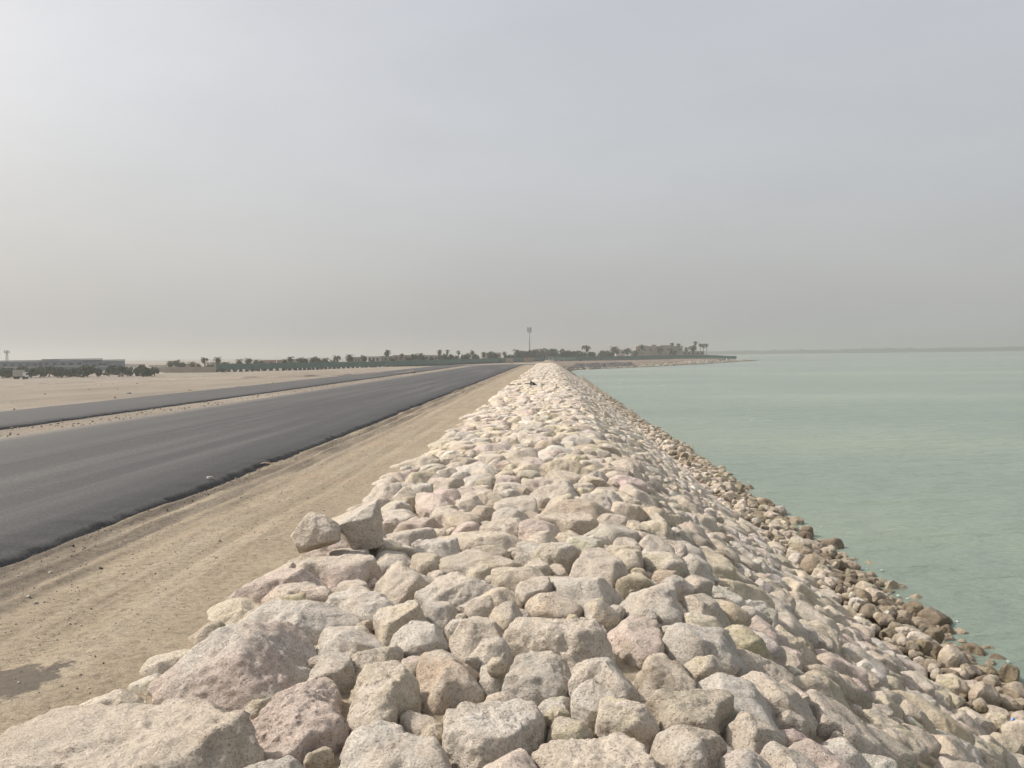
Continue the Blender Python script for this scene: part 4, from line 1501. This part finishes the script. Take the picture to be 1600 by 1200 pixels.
x, y, z, h = mast_base(827, 511, 560)
g = tag(empty('phone_mast', (x, y, z)), 'tall grey phone mast with panel antennas rising from the dark grove', 'mast')
obj('pole', MB().tube([(0, 0, -.3), (0, 0, h * .5), (0, 0, h)], [.55, .42, .28], 12).mesh('pole', M_STEEL, True), g)
obj('head_frame', MB().tube([(-1.1, 0, h - 1.0), (1.1, 0, h - 1.0)], .07, 6).tube([(0, -1.1, h - 1.0), (0, 1.1, h - 1.0)], .07, 6).tube([(-1.1, 0, h - 2.6), (1.1, 0, h - 2.6)], .07, 6).mesh('head_frame', M_STEEL), g)
for k in range(6):
    a = 2 * PI * k / 6
    obj('antenna', MB().box((math.cos(a) * 1.15, math.sin(a) * 1.15, h - 1.75), (.42, .34, 3.3), a).mesh('antenna', M_STEEL), g)
x, y, z, h = mast_base(10.5, 547.5, 330)
g = tag(empty('lattice_mast', (x, y, z)), 'thin lattice mast with crossbar above the long grey warehouse', 'mast')
lm = MB()
for sx_, sy_ in ((-1, -1), (1, -1), (1, 1), (-1, 1)):
    lm.tube([(sx_ * .45, sy_ * .45, 0), (sx_ * .2, sy_ * .2, h)], .07, 5)
for k in range(9):
    za, zb = h * k / 9, h * (k + 1) / 9
    wa_, wb_ = .45 - .25 * k / 9, .45 - .25 * (k + 1) / 9
    lm.tube([(-wa_, -wa_, za), (wb_, -wb_, zb)], .035, 4).tube([(wa_, wa_, za), (-wb_, wb_, zb)], .035, 4)
obj('lattice', lm.mesh('lattice', M_STEEL), g)
obj('crossbar', MB().box((0, 0, h - .9), (2.0, .14, .22)).mesh('crossbar', M_STEEL), g)
for s in (-.9, .9, 0):
    obj('antenna', MB().box((s, 0, h - .5), (.25, .2, 1.0)).mesh('antenna', M_STEEL), g)
for px, ty, dep, lab in ((740, 540.5, 500, 'hair-thin antenna pole above the narrow pale house'), (432, 558.5, 320, 'thin lamp pole beside the reddish-brown house'), (328, 562, 255, 'thin pole at the join of tan wall and hoarding')):
    x, y, z, h = mast_base(px, ty, dep)
    g = tag(empty('thin_pole', (x, y, z)), lab, 'pole')
    obj('shaft', MB().tube([(0, 0, -.2), (0, 0, h)], [.10, .06], 7).mesh('shaft', M_STEEL, True), g)
    obj('finial', MB().box((0, 0, h), (.35, .14, .12)).mesh('finial', M_STEEL), g)


# ------------------------------------------------------------------ vehicles at the desert edge
def car(px, py, label, paint, length=4.3, hgt=1.45, rz_=0.0):
    P = at_z(px, py, CAMZ - 3.85)
    x, y = float(P[0]), float(P[1])
    g = tag(empty('parked_car', (x, y, gz(x, y)), rz_), label, 'car')
    prof = [(-.5, .28), (-.5, .58), (-.47, .68), (-.30, .72), (-.20, 1.0), (.16, 1.0), (.30, .70), (.46, .62), (.5, .50), (.5, .28)]
    V, Q, T = [], [], []
    for sd, wy in ((-1, .86), (1, .86)):
        for (u, v) in prof:
            inset = .12 if v > .9 else 0
            V.append((u * length, sd * (wy - inset), v * hgt))
    n = len(prof)
    for i in range(n):
        j = (i + 1) % n
        Q.append((i, j, n + j, n + i))
    for b0 in (0, n):
        for i in range(1, n - 1):
            T.append((b0, b0 + i, b0 + i + 1))
    bd = obj('body', mesh_np('body', np.array(V), [np.array(Q), np.array(T)], paint, False), g)
    for sd in (-1, 1):
        obj('side_window', MB().box((-.02 * length, sd * .80, .84 * hgt), (.36 * length, .10, .2 * hgt)).mesh('side_window', M_GLASS), g)
    ws = MB()
    for (u, t_) in ((.24, .36), (-.26, -.3)):
        ws.box((u * length, 0, .86 * hgt), (.10, 1.3, .22 * hgt))
    obj('windscreen', ws.mesh('windscreen', M_GLASS), g)
    for u in (-.31, .31):
        for sd in (-1, 1):
            w_ = obj('wheel', MB().tube([(0, -.1, 0), (0, .1, 0)], .31, 14).mesh('wheel', M_RUBBER), g, (u * length, sd * .80, .31))
    return g


car(173, 585.6, 'bright white car parked in front of the dark trees', M_WHITE, rz_=.2)
car(124, 588.0, 'dark grey car parked low in front of the dark trees', M_GREYCAR, rz_=.1)
P = at_z(32, 591.2, CAMZ - 3.8)
g = tag(empty('box_truck', (P[0], P[1], gz(P[0], P[1])), .1), 'small pale box truck at the desert edge below the long warehouse', 'truck')
obj('cargo_box', MB().box((-.3, 0, 1.25), (1.9, 1.4, 1.3)).mesh('cargo_box', M_CONC), g)
obj('cab', MB().box((1.05, 0, .95), (.75, 1.3, 1.0), 0, .86).mesh('cab', M_WHITE), g)
obj('windscreen', MB().box((1.40, 0, 1.12), (.08, 1.05, .4)).mesh('windscreen', M_GLASS), g)
obj('chassis', MB().box((.05, 0, .48), (2.7, .9, .16)).mesh('chassis', M_DARK), g)
for u in (-.8, 1.0):
    for sd in (-1, 1):
        obj('wheel', MB().tube([(0, -.1, 0), (0, .1, 0)], .32, 14).mesh('wheel', M_RUBBER), g, (u, sd * .6, .32))

# low ridge of pushed earth along a track across the desert
RP = [(40, 600.5), (150, 597), (260, 594), (380, 591.3), (480, 588.8), (570, 586), (650, 582.5)]
pts = []
for (px, py) in RP:
    z0 = 2.4
    for _ in range(5):
        P = at_z(px, py, z0); z0 = gz(P[0], P[1])
    pts.append((P[0], P[1]))
pts = np.array(pts)
cum = np.concatenate([[0], np.cumsum(np.hypot(*np.diff(pts, axis=0).T))])
dd = np.arange(0, cum[-1], .4)
rx_, ry_ = np.interp(dd, cum, pts[:, 0]), np.interp(dd, cum, pts[:, 1])
rn = fbm(np.stack([dd * .35, dd * 0, dd * 0], 1), 4)
rz0 = ground_z(rx_, ry_)
offs = [(-.7, -.08), (-.3, .10), (0, .17), (.35, .08), (.8, -.08)]
V = np.concatenate([np.stack([rx_, ry_ + o_ * (1 + .5 * rn), rz0 + h_ * (1 + 1.1 * rn if h_ > 0 else 1)], 1) for (o_, h_) in offs])
n = len(dd); i = np.arange(n - 1)
Q = np.concatenate([np.stack([k * n + i, k * n + i + 1, (k + 1) * n + i + 1, (k + 1) * n + i], 1) for k in range(4)])
tag(obj('earth_ridge', mesh_np('earth_ridge', V, Q, plain('turned_earth', (.21, .175, .145), .95, scale=2.0))), 'low dark ridge of pushed earth running across the bare desert', 'earth ridge')

# sand heaps
for k, (px, py, wpx, hpx, lab) in enumerate(((215, 586.0, 16, 4.5, 'pale cone of dumped sand in front of the dark trees'), (236, 584.0, 12, 3.5, 'lower pale sand heap next to the dumped cone'), (252, 583.3, 18, 2.2, 'long low sand heap at the foot of the tan wall'))):
    P = at_z(px, py, 1.35)
    dep = float((P - CAM) @ fw)
    rw, hh = wpx / 2 * dep / F, hpx * dep / F
    n, rings = 28, 7
    V = [(0, 0, hh)]
    for r_ in range(1, rings + 1):
        f = r_ / rings
        for i in range(n):
            a = 2 * PI * i / n
            wob = 1 + .18 * float(pnoise(np.array([math.cos(a) * 1.3 + k * 5, math.sin(a) * 1.3, f * 2])))
            V.append((math.cos(a) * rw * f * wob, math.sin(a) * rw * .8 * f * wob, hh * (1 - f) ** .85 - .12 * f))
    T = [(0, 1 + i, 1 + (i + 1) % n) for i in range(n)]
    Q = [(1 + r_ * n + i, 1 + (r_ + 1) * n + i, 1 + (r_ + 1) * n + (i + 1) % n, 1 + r_ * n + (i + 1) % n) for r_ in range(rings - 1) for i in range(n)]
    o = obj('sand_heap', mesh_np('sand_heap', np.array(V), [np.array(T), np.array(Q)], M_SANDPILE), loc=(P[0], P[1], gz(P[0], P[1])))
    tag(o, lab, 'sand heap', 'sand heaps at the desert edge')

# ------------------------------------------------------------------ litter
def rubble(px, py, wpx, z0, mat, label, seed, flat=.5):
    P = at_z(px, py, z0)
    for _ in range(4):
        z0 = gz(P[0], P[1]); P = at_z(px, py, z0)
    dep = float((P - CAM) @ fw)
    r_ = wpx / 2 * dep / F
    V, Fc, _ = make_rock(3, lambda a: r_ * (1 + .25 * np.sin(a * 2 + seed)), r_ * flat, r_ * .3, seed, 1.6, (1, 1, 1), facets=8, top_tilt=.5)
    o = obj('dark_lump', mesh_np('dark_lump', V, Fc, mat), loc=(P[0], P[1], z0))
    tag(o, label, 'debris', 'dark lumps on the bare ground')


rubble(70, 616, 5, 2.9, M_RUBBER, 'dark lump on the desert below the box truck', 11)
rubble(140, 609, 4, 2.7, M_WOOD, 'small brown lump on the desert below the dark grey car', 12)
rubble(202, 615, 6, 2.9, M_RUBBER, 'largest dark lump on the desert, below the dumped sand cone', 13)
rubble(296, 610, 5, 2.9, M_RUBBER, 'dark lump close to the far road edge, below the tan wall', 14)
rubble(372, 604, 6, 2.9, M_WOOD, 'brown flat lump at the far road edge, last of the lumps', 15, .3)
rubble(154, 602, 4, 2.6, M_WHITE, 'white scrap lying on the desert beyond the dark lumps', 16)
rubble(687, 584.5, 6, 3.3, M_RUBBER, 'dark lump on the sand strip between the two roads', 17)

# black crumpled sheet standing up on the crest, and thin boards beside it
P = at_z(833, 600.5, 3.55)
dep = float((P - CAM) @ fw)
u = dep / F
g = tag(empty('crumpled_sheet', (P[0], P[1], 3.50)), 'black crumpled triangular sheet standing up on the far crest', 'debris')
V = np.array([(-5, 0, 0), (-3.5, .8, 8.5), (-1.5, -.6, 5.6), (2, .4, 4.0), (6.5, 0, .2), (0, -2.2, -.2), (-4.8, .5, .5), (-3.3, 1.3, 8.1), (-1.3, .1, 5.0), (2.1, 1.0, 3.4), (6.6, .5, 0), (0, 2.4, -.2)]) * u * np.array([1, 3, 1])
Tt = [(0, 5, 2), (0, 2, 1), (5, 3, 2), (5, 4, 3), (6, 8, 11), (6, 7, 8), (11, 8, 9), (11, 9, 10), (0, 1, 7), (0, 7, 6), (1, 2, 8), (1, 8, 7), (2, 3, 9), (2, 9, 8), (3, 4, 10), (3, 10, 9), (4, 5, 11), (4, 11, 10), (5, 0, 6), (5, 6, 11)]
obj('sheet', mesh_np('sheet', V, np.array(Tt), M_BLACK, False), g)
obj('stay', MB().tube([(-5.4 * u, 0, -.2 * u), (-4.0 * u, 0, 7.5 * u)], .5 * u, 6).mesh('stay', M_CONC), g)
for (px, py, wpx, lab) in ((800, 602.2, 11, 'thin dark board lying on the crest nearest the sand'), (811, 601, 7, 'short dark board between the long one and the black sheet'), (824, 600.2, 9, 'thin dark board touching the black crumpled sheet'), (848, 602, 5, 'tiny dark offcut seaward of the black sheet')):
    P = at_z(px, py, 3.58)
    dep = float((P - CAM) @ fw)
    o = obj('loose_board', MB().box((0, 0, .05), (wpx * dep / F, .12, .05), 0.06).mesh('loose_board', M_WOOD), loc=(P[0], P[1], 3.56))
    tag(o, lab, 'board', 'boards on the far crest')
# litter on the road edge
P = at_z(327, 748, 3.40)
o = obj('paper_scrap', blob_sheet('paper_scrap', 0, 0, .045, .03, 0, M_CONC, 5.0, .02).data, loc=(P[0] + .02, P[1], 3.415))
bpy.data.objects.remove(bpy.data.objects['paper_scrap'], do_unlink=True)
o.name = 'paper_scrap'
tag(o, 'white paper scrap on the asphalt edge of the main road', 'litter')
P = at_z(415, 724, 3.36)
o = obj('driftwood_stick', MB().tube([(-.16, .05, .0), (-.02, 0, .035), (.14, -.03, .02)], [.012, .016, .010], 6).tube([(-.02, 0, .03), (.05, .09, .05)], [.010, .006], 5).mesh('driftwood_stick', M_SANDPILE), loc=(P[0], P[1], 3.335))
tag(o, 'pale bent stick lying beside the main road edge', 'stick')
P = at_z(238, 1038, 3.3)
o = obj('twig', MB().tube([(-.05, 0, .0), (.0, .01, .012), (.06, -.01, .004)], [.003, .004, .002], 5).mesh('twig', M_WOOD), loc=(P[0], P[1], 3.318))
tag(o, 'small dark twig on the sand by the reddish-topped boulder', 'twig')
P = at_z(1582, 1135, .45)
o = obj('plastic_scrap', MB().tube([(0, 0, 0), (.015, .008, .03)], [.024, .02], 10).mesh('plastic_scrap', plain('blue_plastic', (.03, .16, .50), .4)), loc=(P[0], P[1], .52))
tag(o, 'bright blue plastic scrap among the waterline rocks', 'litter')
# white marker on the point
P = at_z(1135.5, 563.5, .45)
g = tag(empty('marker_post', (P[0], P[1], gz(P[0], P[1]))), 'small white marker post on the rocky point', 'marker')
obj('post', MB().tube([(0, 0, -.1), (0, 0, 1.0)], [.30, .22], 8).mesh('post', M_WHITE), g)
obj('cap', MB().tube([(0, 0, 1.0), (0, 0, 1.25)], [.30, .05], 8).mesh('cap', M_WHITE), g)

# ------------------------------------------------------------------ far coast across the water
fx = np.linspace(250, 2600, 420)
fy = 1750 - .10 * (fx - 250)
hh = 6.5 + .002 * (fx - 250) + 1.5 * fbm(np.stack([fx * .012, fx * 0, fx * 0], 1), 4) + 2.5 * np.maximum(fbm(np.stack([fx * .06, fx * 0 + 3, fx * 0], 1), 3), 0)
hh = np.maximum(hh, 2.0)
V = np.concatenate([np.stack([fx, fy, fx * 0 - .5], 1), np.stack([fx, fy + 12, hh * .8], 1), np.stack([fx, fy + 40, hh], 1), np.stack([fx, fy + 160, fx * 0 - .5], 1)])
n = len(fx)
i = np.arange(n - 1)
Q = np.concatenate([np.stack([k * n + i, k * n + i + 1, (k + 1) * n + i + 1, (k + 1) * n + i], 1) for k in range(3)])
tag(obj('far_coast', mesh_np('far_coast', V, Q, plain('far_scrub', (.085, .09, .075), .9))), kind='structure')

# ------------------------------------------------------------------ dusty air
hz, nt, b = new_mat('dusty_air')
nt.nodes.remove(b)
pv_ = nt.nodes.new('ShaderNodeVolumePrincipled')
pv_.inputs['Color'].default_value = (.58, .60, .59, 1)
pv_.inputs['Density'].default_value = .00068
pv_.inputs['Anisotropy'].default_value = .4
nt.links.new(pv_.outputs[0], nt.nodes['Material Output'].inputs['Volume'])
o = obj('haze', MB().box((0, 3400, 15), (14600, 7600, 40)).mesh('haze', hz))
tag(o, 'pale dusty haze hanging over land and sea', 'haze', kind='stuff')
